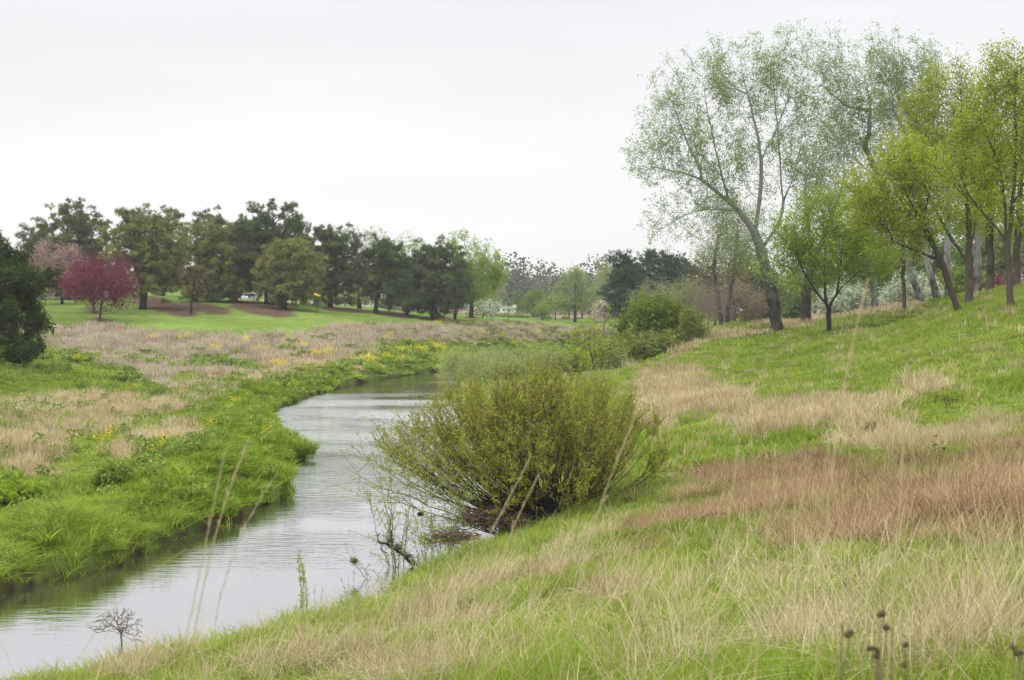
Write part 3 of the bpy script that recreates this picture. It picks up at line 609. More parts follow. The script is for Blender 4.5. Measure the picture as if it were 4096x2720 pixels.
LM = {
 'pine': leaf_mat('pine_needles', [(0.065, 0.09, 0.03), (0.12, 0.15, 0.05), (0.21, 0.235, 0.085)], 0.1, 0.18, 0.25),
 'pinedark': leaf_mat('dark_pine_needles', [(0.05, 0.075, 0.028), (0.10, 0.13, 0.045), (0.18, 0.21, 0.08)], 0.1, 0.12, 0.25),
 'pineolive': leaf_mat('olive_pine_needles', [(0.085, 0.105, 0.033), (0.16, 0.185, 0.055), (0.25, 0.265, 0.08), (0.27, 0.21, 0.085)], 0.1, 0.25, 0.25),
 'pinebrown': leaf_mat('browning_pine_needles', [(0.07, 0.06, 0.03), (0.14, 0.11, 0.055), (0.2, 0.14, 0.07)], 0.1, 0.2, 0.4),
 'whitepine': leaf_mat('white_pine_needles', [(0.035, 0.055, 0.035), (0.06, 0.085, 0.05), (0.10, 0.13, 0.07)], 0.1, 0.1, 0.2),
 'cedar': leaf_mat('cedar_sprays', [(0.022, 0.036, 0.012), (0.045, 0.068, 0.02), (0.08, 0.105, 0.03), (0.14, 0.13, 0.04)], 0.1, 0.2, 0.5),
 'magenta': leaf_mat('magenta_blossom', [(0.07, 0.018, 0.03), (0.17, 0.034, 0.065), (0.30, 0.06, 0.115)], 0.3, 0.15, 0.5),
 'pink': leaf_mat('pale_pink_blossom', [(0.16, 0.14, 0.09), (0.33, 0.22, 0.18), (0.58, 0.42, 0.38)], 0.3, 0.3, 0.35),
 'white': leaf_mat('white_blossom', [(0.10, 0.16, 0.05), (0.2, 0.27, 0.11), (0.6, 0.62, 0.5), (0.8, 0.8, 0.73)], 0.3, 0.2, 0.5),
 'pinkwhite': leaf_mat('pink_white_blossom', [(0.2, 0.2, 0.1), (0.55, 0.45, 0.4), (0.75, 0.62, 0.58)], 0.3, 0.2, 0.5),
 'poplar': leaf_mat('poplar_leaves', [(0.16, 0.22, 0.075), (0.25, 0.33, 0.12), (0.38, 0.46, 0.20)], 0.4, 0.1, 0.1),
 'yellowgreen': leaf_mat('yellow_green_leaves', [(0.15, 0.19, 0.02), (0.30, 0.36, 0.03), (0.48, 0.53, 0.07)], 0.45, 0.15, 0.25),
 'fresh': leaf_mat('fresh_green_leaves', [(0.12, 0.19, 0.02), (0.23, 0.34, 0.035), (0.38, 0.47, 0.05)], 0.45, 0.15, 0.25),
 'green': leaf_mat('mid_green_leaves', [(0.08, 0.14, 0.025), (0.15, 0.24, 0.04), (0.26, 0.36, 0.07)], 0.4, 0.15, 0.15),
 'pale': leaf_mat('pale_grey_green_leaves', [(0.16, 0.20, 0.07), (0.26, 0.31, 0.11), (0.38, 0.43, 0.18)], 0.4, 0.1, 0.15),
 'wispy': leaf_mat('wispy_willow_leaves', [(0.2, 0.23, 0.08), (0.3, 0.35, 0.11), (0.42, 0.47, 0.17)], 0.45, 0.15, 0.4),
 'olive': leaf_mat('olive_leaves', [(0.12, 0.15, 0.04), (0.21, 0.25, 0.06), (0.33, 0.36, 0.11)], 0.35, 0.15, 0.3),
 'bush': leaf_mat('bush_leaves', [(0.08, 0.125, 0.022), (0.165, 0.22, 0.033), (0.31, 0.36, 0.07)], 0.35, 0.3, 0.25),
 'brownbud': leaf_mat('brown_buds', [(0.14, 0.11, 0.07), (0.24, 0.19, 0.13), (0.33, 0.29, 0.17)], 0.25, 0.2, 0.3),
 'willow': leaf_mat('willow_leaves', [(0.19, 0.17, 0.04), (0.29, 0.32, 0.045), (0.45, 0.475, 0.065)], 0.45, 0.12, 0.8),
 'catkin': leaf_mat('willow_catkins', [(0.17, 0.13, 0.04), (0.27, 0.21, 0.07)], 0.3, 0.1, 0.5),
}
KINDS = {  # attractors, clumps, spread, leaves, per tip, spread of leaves, leaf size, leaf kind, bark, alpha, tip radius
 'pine': dict(n=150, cl=60, sp=0.6, shell=0.25, al=0.25, rt=0.03, bk='pine', lf='pine'),
 'poplar': dict(ani=3.0, upw=1.0, n=2300, cl=420, sp=0.55, shell=0.35, al=0.22, rt=0.016, bk='poplar', lf='poplar', nl=30000, per=4, lr=0.32, ls=0.2, up=0.25),
 'maple': dict(ani=3.0, upw=0.5, n=1100, cl=230, sp=0.36, shell=0.3, al=0.3, rt=0.014, bk='maple', lf='yellowgreen', nl=22000, per=5, lr=0.28, ls=0.17, up=0.15),
 'leafy': dict(n=420, cl=130, sp=0.45, shell=0.4, al=0.3, rt=0.02, bk='dark', lf='green', nl=9000, per=6, lr=0.35, ls=0.28, up=0.1),
 'bare': dict(n=900, cl=260, sp=0.5, shell=0.3, al=0.3, rt=0.014, bk='twig', lf='brownbud', nl=4000, per=3, lr=0.25, ls=0.14, up=0.0),
 'shrub': dict(n=420, cl=110, sp=0.3, shell=0.45, al=0.15, rt=0.012, bk='dark', lf='bush', nl=16000, per=8, lr=0.2, ls=0.13, up=0.1),
}
TREE_N = [0]
def tree(name, label, base, ells, kind='leafy', group=None, cat='tree', trunk=None, tr=0.25, depth=0.8, seed=None, crown_name='crown', limbs=None, **kw):
    """base (u,v,d): where it stands; ells (u,v,ru,rv[,dy]): crown lobes as seen at that distance"""
    TREE_N[0] += 1; r = np.random.default_rng(seed or (900 + TREE_N[0])); k = dict(KINDS[kind]); k.update(kw)
    if kind == 'pine' and k['n'] > 65: k['n'] = int(k['n'] * 2.0); k['cl'] = int(k['n'] * 0.62)
    u, v, d = base; x = (u - CX) / F * d; z0 = H1(x, d) - 0.08; root = np.array([x, d, z0])
    E = []
    for e in ells:
        p = Pt(e[0], e[1], d); rx, rz = e[2] / F * d, e[3] / F * d; E.append((p[0], p[1] + (e[4] if len(e) > 4 else 0), p[2], rx * (1.1 if kind == 'pine' else 0.95), rx * depth, rz * (1.08 if kind == 'pine' else 0.95)))
    if kind == 'pine' and k['n'] > 130:
        mx_ = np.mean([e[0] for e in E]); w_ = max(e[0] + e[3] for e in E) - min(e[0] - e[3] for e in E); zl = min(e[2] - e[5] for e in E)
        E.append((mx_, d, zl + 0.5, w_ * 0.30, w_ * 0.3, 1.2))
    fk = None if kind in ('pine', 'shrub') else np.array([x, d, z0 + (max(e[2] for e in E) - z0) * 0.35])
    att = clumpy(r, E, k['n'], k['cl'], k['sp'], k['shell'], fk, k.get('ani', 2.6), k.get('upw', 0.7))
    att = att[att[:, 2] > z0 + 0.4]
    top = max(e[2] + e[5] * 0.55 for e in E); cx = np.mean([e[0] for e in E])
    if trunk is None:
        T = [root, root + (0, 0, (top - z0) * 0.12), np.array([x + (cx - x) * 0.3, d, z0 + (top - z0) * 0.4]), np.array([x + (cx - x) * .7, d, z0 + (top - z0) * 0.72]), np.array([cx, d, top])]
    else: T = [root] + [Pt(a, b, d) for a, b in trunk]
    T = np.array(T); seg = np.concatenate([[0], np.cumsum(np.linalg.norm(np.diff(T, axis=0), axis=1))]); m = max(6, int(seg[-1] / 0.7)); t = np.linspace(0, seg[-1], m)
    T = np.stack([np.interp(t, seg, T[:, i]) for i in range(3)], -1); ker = np.array([.25, .5, .25])
    for _ in range(2): T[1:-1] = T[:-2] * .25 + T[1:-1] * .5 + T[2:] * .25
    T[1:-1] += r.normal(size=(m - 2, 3)) * 0.05 * np.array([1, 1, 0])
    LB_ = []
    for lb in (limbs or []):
        q = np.array([Pt(a, b, d) for a, b in lb]); yy = r.uniform(-1, 1) * 0.35 * np.linalg.norm(q[-1] - q[0]) * np.linspace(0, 1, len(q)) ** 1.2; q[:, 1] += yy
        s_ = np.concatenate([[0], np.cumsum(np.linalg.norm(np.diff(q, axis=0), axis=1))]); mm = max(5, int(s_[-1] / 0.6)); tt = np.linspace(0, s_[-1], mm); q = np.stack([np.interp(tt, s_, q[:, i]) for i in range(3)], -1)
        for _ in range(3): q[1:-1] = q[:-2] * .25 + q[1:-1] * .5 + q[2:] * .25
        q[1:] += np.cumsum(r.normal(size=(mm - 1, 3)) * 0.035, 0); LB_.append(q)
    P, par, R, kids, nt = grow(r, T, att, k['al'], k['rt'], maxr=tr, up=k.get('up', 0.1), limbs=LB_, gam=0.0 if kind == 'pine' else 0.6)
    # thin the trunk towards its top
    o = empty(name, tuple(root), label, cat, group)
    V, Fq = skeleton_mesh(P, par, R); mesh_obj('trunk', V, Fq, BK[k['bk']], o, smooth=True)
    if kind == 'pine':
        C = att
        per = k.get('per', 7); pr = k.get('pad', 0.7); c = np.repeat(C, per, 0); off = r.normal(size=c.shape); off /= np.linalg.norm(off, axis=1)[:, None]
        c = c + off * pr * r.uniform(0.5, 1.1, len(c))[:, None] * np.array([1, 1, 0.55]) + np.array([0, 0, 0.15])
        padv = np.repeat(r.uniform(0, 1, len(C)), per)
        V, Fq, va = tuft_needles(r, c, k.get('nn', 15), k.get('nr', 0.48), k.get('nw', 0.075)); va = np.clip(0.5 * va + 0.5 * np.repeat(padv, k.get('nn', 15)), 0, 1)
    else:
        V, Fq, va = leaves_at(r, P, kids, k['nl'], k['per'], k['lr'], k['ls'], k.get('asp', 0.6))
    mesh_obj(crown_name, V, Fq, LM[k['lf']], o, var=va)
    return o

def build_left_trees():
    g = 'pines on the lawn slope'
    def pine(label, base, ells, tr=0.35, lf='pine', **kw): return tree('pine_tree', label, base, ells, 'pine', g, 'pine', tr=tr, lf=lf, **kw)
    pine('broad dark pine rising behind the pale pink crabapple, farthest left of the row', (67, 295, 228), [(72, 220, 18, 18), (60, 238, 32, 20), (88, 245, 18, 28), (65, 260, 42, 18), (40, 250, 16, 12), (75, 275, 26, 12)], 0.5, 'pine', n=330, cl=130)
    pine('bare dark pine stem half hidden behind the pale pink crabapple', (57, 293, 236), [(48, 262, 20, 16), (60, 268, 20, 12)], 0.3, 'pinedark', n=70)
    pine('olive pine with forked trunk and browned lower limbs, right of the magenta trees', (143, 309, 206), [(135, 232, 26, 20), (160, 240, 26, 26), (118, 250, 20, 22), (165, 268, 24, 20), (128, 225, 12, 13), (145, 262, 30, 20), (178, 282, 18, 6)], 0.5, 'pineolive', n=270, cl=110,
         trunk=[(143, 298), (146, 288), (138, 272), (132, 250), (130, 232)])
    pine('dark pine top showing behind the olive forked pine', (163, 295, 246), [(167, 224, 17, 12), (168, 245, 20, 20), (160, 270, 20, 14)], 0.35, 'pinedark', n=120)
    pine('small half bare brownish pine leaning over the mulch', (191, 310, 200), [(195, 285, 11, 14), (190, 275, 8, 8), (201, 290, 7, 8)], 0.16, 'pinebrown', n=60, cl=30, nn=8, pad=0.5, nr=0.3)
    pine('olive green round pine behind the small brownish one', (196, 304, 222), [(205, 243, 26, 22), (222, 258, 24, 26), (195, 266, 24, 24), (228, 280, 20, 18), (205, 288, 22, 10)], 0.4, 'pineolive', n=270, cl=110)
    pine('dark pine crown peeping above the olive round pine', (214, 298, 248), [(212, 226, 17, 9), (216, 245, 20, 18)], 0.35, 'pinedark', n=90)
    pine('pine whose low boughs cover the white car', (235, 303, 226), [(245, 256, 20, 26), (252, 275, 18, 18), (238, 286, 18, 8), (240, 240, 16, 14)], 0.38, 'pine', n=190, cl=80)
    pine('tallest dark pine with sky showing through its top, in the middle of the row', (269, 303, 222), [(273, 222, 28, 20), (255, 236, 16, 18), (292, 240, 22, 20), (273, 250, 34, 22), (305, 262, 12, 18), (290, 270, 18, 18)], 0.7, 'pinedark', n=280, cl=115,
         trunk=[(268, 293), (271, 280), (273, 255), (274, 225)])
    pine('bright green full pine in front of the tallest one, boughs to the ground', (284, 306, 214), [(290, 262, 24, 20), (272, 272, 18, 20), (305, 280, 18, 20), (290, 288, 26, 14), (312, 300, 12, 9), (308, 309, 12, 7)], 0.4, 'pineolive', n=290, cl=120)
    pine('dark pine with a Y shaped trunk right of the bright green pine', (330, 305, 232), [(325, 243, 16, 14), (340, 252, 18, 20), (320, 266, 18, 24), (350, 268, 10, 14), (333, 280, 22, 12), (318, 292, 8, 10)], 0.4, 'pinedark', n=210, cl=85,
         trunk=[(330, 296), (333, 288), (341, 275), (345, 258)])
    pine('open pine with one long limb drooping to the right', (376, 312, 228), [(382, 252, 16, 10), (388, 264, 18, 16), (370, 270, 14, 16), (398, 282, 12, 14), (380, 285, 18, 12), (403, 300, 14, 5)], 0.35, 'pinedark', n=170, cl=70)
    pine('thin brownish pine between the open pine and the round dark one', (407, 313, 236), [(408, 276, 11, 14), (404, 290, 14, 12), (414, 296, 12, 10)], 0.25, 'pine', n=90, cl=40)
    pine('round dark pine at the right end of the row', (434, 316, 234), [(433, 256, 16, 13), (422, 270, 16, 18), (446, 268, 18, 20), (436, 286, 28, 16), (455, 290, 14, 16), (428, 303, 18, 8)], 0.55, 'pinedark', n=300, cl=120)
    tree('pale_spring_tree', 'twiggy pale grey green tree under the pines with a short forked trunk', (359, 307, 240), [(358, 282, 18, 14), (368, 292, 16, 10), (350, 295, 14, 8)], 'bare', tr=0.35, lf='pale', bk='dark', nl=5000, n=500)
    tree('crabapple_tree', 'pale pink crabapple behind the cedar at far left', (62, 297, 214), [(50, 262, 26, 15), (68, 266, 20, 15), (48, 280, 22, 12), (70, 282, 16, 10)], 'leafy', 'crabapple trees', 'crabapple', tr=0.2, lf='pink', n=520, nl=16000, ls=0.22, al=0.2)
    tree('crabapple_tree', 'deep magenta crabapple in front, slim trunk in the lawn', (100, 319, 188), [(108, 280, 26, 16), (88, 285, 22, 12), (122, 293, 13, 14), (105, 296, 22, 8)], 'leafy', 'crabapple trees', 'crabapple', tr=0.13, lf='magenta', n=700, nl=19000, ls=0.17, al=0.2, bk='grey', lr=0.3)
    tree('crabapple_tree', 'deep magenta crabapple behind and left of the front one', (94, 311, 197), [(92, 274, 24, 13), (76, 285, 17, 11), (112, 272, 16, 10)], 'leafy', 'crabapple trees', 'crabapple', tr=0.14, lf='magenta', n=520, nl=13000, ls=0.17, al=0.2, bk='grey', lr=0.3)
    # red cedar, near left edge, shaggy sprays down to the ground
    r = np.random.default_rng(3); d = 110.0; x = (-18 - CX) / F * d; z0 = H1(x, d); root = np.array([x, d, z0 - 0.1])
    prof = [(0.0, 50), (0.05, 62), (0.10, 70), (0.16, 64), (0.24, 54), (0.33, 58), (0.40, 66), (0.46, 56), (0.5, 58), (0.60, 74), (0.66, 66), (0.74, 46), (0.84, 30), (0.93, 14), (1.0, 3)]
    top = Pt(0, 232, d)[2]; low = Pt(0, 361, d)[2]; n = 330; h = r.uniform(0, 1, n) ** 1.15; a = r.uniform(0, 2 * pi, n)
    rr = np.interp(h, [p[0] for p in prof], [p[1] for p in prof]) / F * d * (0.45 + 0.55 * np.sqrt(r.uniform(0, 1, n))) * (0.6 + 0.75 * vnoise(a * 2.2, h * 10.0, 4))
    att = np.stack([x + np.cos(a) * rr, d + np.sin(a) * rr, low + (top - low) * h], -1)
    cen = att; ax = np.array([x, d, 0.0]); i_ = r.integers(0, n, 2300); rad_ = cen[i_] - ax; rad_[:, 2] = 0; rad_ /= np.linalg.norm(rad_, axis=1)[:, None] + 1e-9
    att = cen[i_] + r.normal(size=(2300, 3)) * np.array([.22, .22, .17]) - rad_ * r.uniform(0, 1.1, (2300, 1)) + np.array([0, 0, .12])
    T = np.stack([np.full(16, x), np.full(16, d), np.linspace(z0 - 0.1, top - 0.4, 16)], -1)
    P, par, R, kids, nt = grow(r, T, att, 0.1, 0.012, maxr=0.28, up=0.3)
    o = empty('red_cedar', tuple(root), 'near black green shaggy cedar at the left edge, branches down to the ground', 'cedar')
    V, Fq = skeleton_mesh(P, par, R); mesh_obj('trunk', V, Fq, BK['dark'], o, smooth=True)
    tips = np.arange(len(att)); c = np.repeat(att, 9, 0) + r.normal(size=(len(tips) * 9, 3)) * 0.24
    V, Fq, va = tuft_needles(r, c, 7, 0.24, 0.06, 0.5); va = np.clip(0.5 * va + 0.5 * np.repeat(np.repeat(r.uniform(0, 1, len(tips)), 9), 7), 0, 1); mesh_obj('crown', V, Fq, LM['cedar'], o, var=va)
build_left_trees()

def build_middle_trees():
    tree('willow_tree', 'light green airy willow right of the last pine, its crown leaning right', (471, 316, 262), [(470, 258, 26, 20), (485, 272, 20, 20), (455, 250, 12, 12), (497, 278, 10, 14), (478, 292, 18, 10)], 'leafy', lf='fresh', tr=0.4, n=700, nl=15000, ls=0.26, al=0.2, up=0.2)
    tree('maple_tree', 'full mid green maple just right of the round dark pine', (455, 319, 246), [(462, 275, 15, 16), (468, 290, 18, 14), (456, 296, 14, 10)], 'leafy', lf='green', tr=0.25, n=420, nl=12000, ls=0.28)
    tree('poplar_tree', 'pale hazy bare crown showing above the pines', (365, 312, 330), [(350, 243, 14, 14), (372, 246, 18, 18), (335, 240, 9, 10)], 'bare', tr=0.4, lf='pale', bk='grey', nl=6000, ls=0.25, n=1000, depth=0.5)
    tree('poplar_tree', 'thin yellow green tree showing between the pines', (413, 315, 300), [(412, 258, 13, 22), (420, 246, 8, 8), (404, 248, 7, 10), (412, 280, 14, 18)], 'leafy', lf='fresh', tr=0.3, n=420, nl=5500, ls=0.26, up=0.2)
    tree('poplar_tree', 'rounded yellow green crown showing behind the open pine', (388, 314, 295), [(390, 262, 11, 12), (386, 280, 13, 14)], 'leafy', lf='fresh', tr=0.3, nl=7000, ls=0.3)
    wb = 'blossoming shrubs behind the pines'
    for u, v, d, ru, rv, lf, lb in [(408, 315, 262, 12, 7, 'pinkwhite', 'pinkish white blossom shrub behind the thin brownish pine'), (388, 314, 262, 12, 6, 'white', 'low white blossom shrub behind the open pine'),
            (446, 317, 285, 14, 6, 'pinkwhite', 'pink blossom shrub behind the round dark pine'), (482, 316.5, 290, 17, 7, 'white', 'cream blossom shrub behind the willow trunk'), (427, 315, 280, 8, 9, 'magenta', 'magenta bush glimpsed through the round dark pine'),
            (345, 307, 262, 16, 8, 'pale', 'grey green bush behind the Y trunked pine')]:
        tree('blossom_shrub', lb, (u, v, d), [(u, v - rv, ru, rv), (u + ru * .5, v - rv * .8, ru * .6, rv * .7)], 'leafy', wb, 'shrub', tr=0.12, lf=lf, n=160, nl=2600, ls=0.3, al=0.15)
    for u, v, d, ru, rv, lf, lb in [(40, 291, 330, 30, 16, 'olive', 'low olive tree far behind the pale pink crabapple'), (112, 290, 345, 26, 12, 'green', 'low green tree far behind the magenta crabapples'), (160, 290, 350, 24, 9, 'green', 'low green tree glimpsed under the forked pine'),
            (205, 290, 352, 26, 10, 'olive', 'low olive tree glimpsed behind the small brownish pine'), (250, 291, 350, 26, 9, 'green', 'low green tree glimpsed behind the parked car'), (300, 295, 352, 26, 12, 'green', 'low green tree glimpsed behind the bright green pine'), (340, 300, 345, 22, 16, 'olive', 'olive tree far behind the Y trunked pine'), (385, 305, 345, 24, 18, 'pale', 'pale tree far behind the open pine'), (422, 310, 350, 22, 18, 'green', 'green tree far behind the round dark pine')]:
        tree('background_tree', lb, (u, v, d), [(u, v - rv, ru, rv), (u - ru * .5, v - rv * .7, ru * .6, rv * .7), (u + ru * .5, v - rv * .8, ru * .6, rv * .8)], 'leafy', 'low trees beyond the pine row', tr=0.2, lf=lf, n=260, nl=5200, ls=0.45)
    # the far lawn
    tree('maple_tree', 'round light green maple standing alone in the middle of the far lawn', (575, 320, 322), [(575, 285, 17, 16), (562, 297, 14, 12), (588, 298, 15, 12), (575, 302, 20, 8), (576, 272, 8, 8)], 'leafy', lf='pale', tr=0.33, n=900, nl=14000, ls=0.26, al=0.25, bk='dark', up=0.2)
    tree('dogwood_tree', 'small yellow green tree with flat tiers left of the lawn maple', (555, 319.3, 335), [(556, 302, 8, 3), (548, 306, 8, 2.2), (562, 307, 7, 3), (556, 296, 5, 2.5)], 'leafy', lf='fresh', tr=0.14, n=260, nl=3000, ls=0.25)
    tree('umbrella_tree', 'low dark mushroom shaped weeping tree on the far lawn', (542, 319.3, 328), [(543, 311, 8.5, 3), (542, 313, 8, 3)], 'leafy', lf='olive', tr=0.14, n=160, nl=2200, ls=0.25)
    tree('spruce_tree', 'dark blue green layered tree left of the mushroom shaped one', (533, 319, 350), [(533, 299, 9, 6), (531, 307, 11, 6), (536, 313, 10, 5), (540, 297, 6, 3)], 'leafy', lf='green', tr=0.2, n=320, nl=6000, ls=0.28)
    tree('slim_poplar', 'slim pointed sapling between the white shed and the dark layered tree', (518, 318, 345), [(517, 292, 2, 8), (518, 303, 4, 8), (519, 312, 5, 5)], 'leafy', lf='green', tr=0.1, n=130, nl=1300, ls=0.26)
    tree('young_tree', 'little bright yellow green sapling in front of the white shed', (508, 317.5, 320), [(508, 311, 4.5, 4)], 'leafy', lf='yellowgreen', tr=0.06, n=50, nl=500, ls=0.22)
    tree('bare_tree', 'grey leafless slender tree right of the willow', (493, 318, 335), [(497, 288, 10, 16), (492, 300, 12, 14)], 'bare', lf='pale', tr=0.16, n=380, nl=2500, ls=0.24, bk='grey')
    for u, d, lb in [(569, 342, 'thin dark trunk just left of the lawn maple'), (582, 342, 'thin dark trunk just right of the lawn maple'), (588.5, 345, 'stouter dark trunk second right of the lawn maple')]:
        tree('lawn_tree', lb, (u, 319, d), [(u, 301, 8, 8), (u + 3, 306, 7, 4)], 'leafy', 'trees lined up on the far lawn', tr=0.16, lf='pale', n=150, nl=2600, ls=0.3)
    tree('poplar_tree', 'pale yellow green tall tree between the lawn maple and the dark conifers', (603, 319, 350), [(603, 288, 10, 14), (608, 280, 6, 10), (605, 300, 12, 10)], 'leafy', lf='pale', tr=0.3, n=420, nl=6500, ls=0.3, up=0.2)
    tree('poplar_tree', 'faint blue green tree far behind the pale yellow green one', (608, 317, 520), [(605, 266, 11, 9), (612, 276, 12, 14), (600, 280, 8, 10)], 'leafy', lf='pale', tr=0.4, nl=6000, ls=0.45, n=400)
    tree('crabapple_tree', 'little pinkish white flowering tree on the far lawn', (604, 322, 285), [(604, 311, 8, 5), (598, 313, 5, 3.5), (611, 313.5, 6, 4)], 'leafy', 'crabapple trees', 'crabapple', lf='pinkwhite', tr=0.11, n=220, nl=3400, ls=0.24, al=0.15)
    g = 'dark conifers beyond the bush'
    def wp(lb, base, ells, **kw): return tree('white_pine', lb, base, ells, 'pine', g, 'conifer', lf='whitepine', pad=0.8, nr=0.42, nn=12, **kw)
    wp('dark conifer with a flat topped crown, nearest the flowering tree', (627, 319, 262), [(624, 260, 12, 6), (628, 275, 14, 12), (622, 292, 16, 14), (620, 306, 14, 10)], tr=0.35, n=190, cl=75)
    wp('widest dark conifer in the clump behind the round bush', (645, 319, 268), [(646, 257, 11, 6), (648, 270, 16, 12), (640, 290, 22, 16), (655, 300, 20, 14)], tr=0.4, n=230, cl=90)
    wp('dark conifer with the highest ragged tip', (667, 319, 275), [(665, 252, 6, 6), (668, 262, 10, 8), (672, 276, 14, 12), (665, 295, 20, 14)], tr=0.4, n=170, cl=70)
    wp('short dark conifer top at the right end of the clump', (683, 319, 285), [(682, 260, 7, 6), (684, 275, 12, 12), (690, 292, 16, 14)], tr=0.35, n=130, cl=55)
    # thickets in the middle
    t = 'thicket behind the round bush'
    for u, v, d, el, lf, kd, lb, kw in [
        (650, 330, 185, [(652, 296, 14, 11), (640, 306, 12, 10), (662, 304, 14, 10)], 'pale', 'bare', 'grey green willow shrub rising just behind the round bush', dict(nl=7000)),
        (680, 330, 180, [(682, 294, 16, 10), (694, 304, 14, 12), (675, 308, 14, 10)], 'pale', 'bare', 'wide pale twiggy shrub between the conifers and the bare twigs', dict(nl=7500)),
        (700, 330, 178, [(702, 300, 14, 14), (712, 310, 12, 12), (695, 312, 12, 10)], 'brownbud', 'bare', 'grey twiggy shrub at the foot of the slim dark trunked tree', dict(nl=5500)),
        (735, 328, 182, [(735, 298, 18, 14), (748, 308, 16, 14), (725, 312, 14, 10)], 'brownbud', 'bare', 'reddish brown twiggy thicket left of the silver poplar', dict(nl=8000, ls=.2)),
        (762, 327, 190, [(762, 285, 14, 16), (755, 302, 16, 16), (770, 306, 12, 14)], 'pinedark', 'leafy', 'dark evergreen mass behind the silver poplar trunk', dict(nl=9000)),
        (715, 327, 200, [(705, 280, 16, 14), (720, 285, 16, 16), (735, 278, 12, 12)], 'pinebrown', 'leafy', 'rusty brown half dead conifer behind the twiggy thicket', dict(nl=6000)),
        (746, 326, 205, [(745, 270, 14, 18), (738, 285, 14, 14)], 'olive', 'leafy', 'tall olive tree behind the rusty brown conifer', dict(nl=6000)),
        (790, 325, 195, [(790, 290, 14, 16), (800, 300, 12, 14), (783, 305, 10, 12)], 'pale', 'leafy', 'pale green bush between the two big poplar trunks', dict(nl=7000)),
        (797, 326, 172, [(797, 312, 5, 9), (797, 316, 6, 7)], 'pinedark', 'leafy', 'small dark cone shaped evergreen between the two big poplar trunks', dict(nl=3000, n=120))]:
        tree('thicket_shrub' if v > 328 else 'background_tree', lb, (u, v, d), el, kd, t, 'shrub' if v > 328 else 'tree', lf=lf, tr=0.18, **kw)
build_middle_trees()

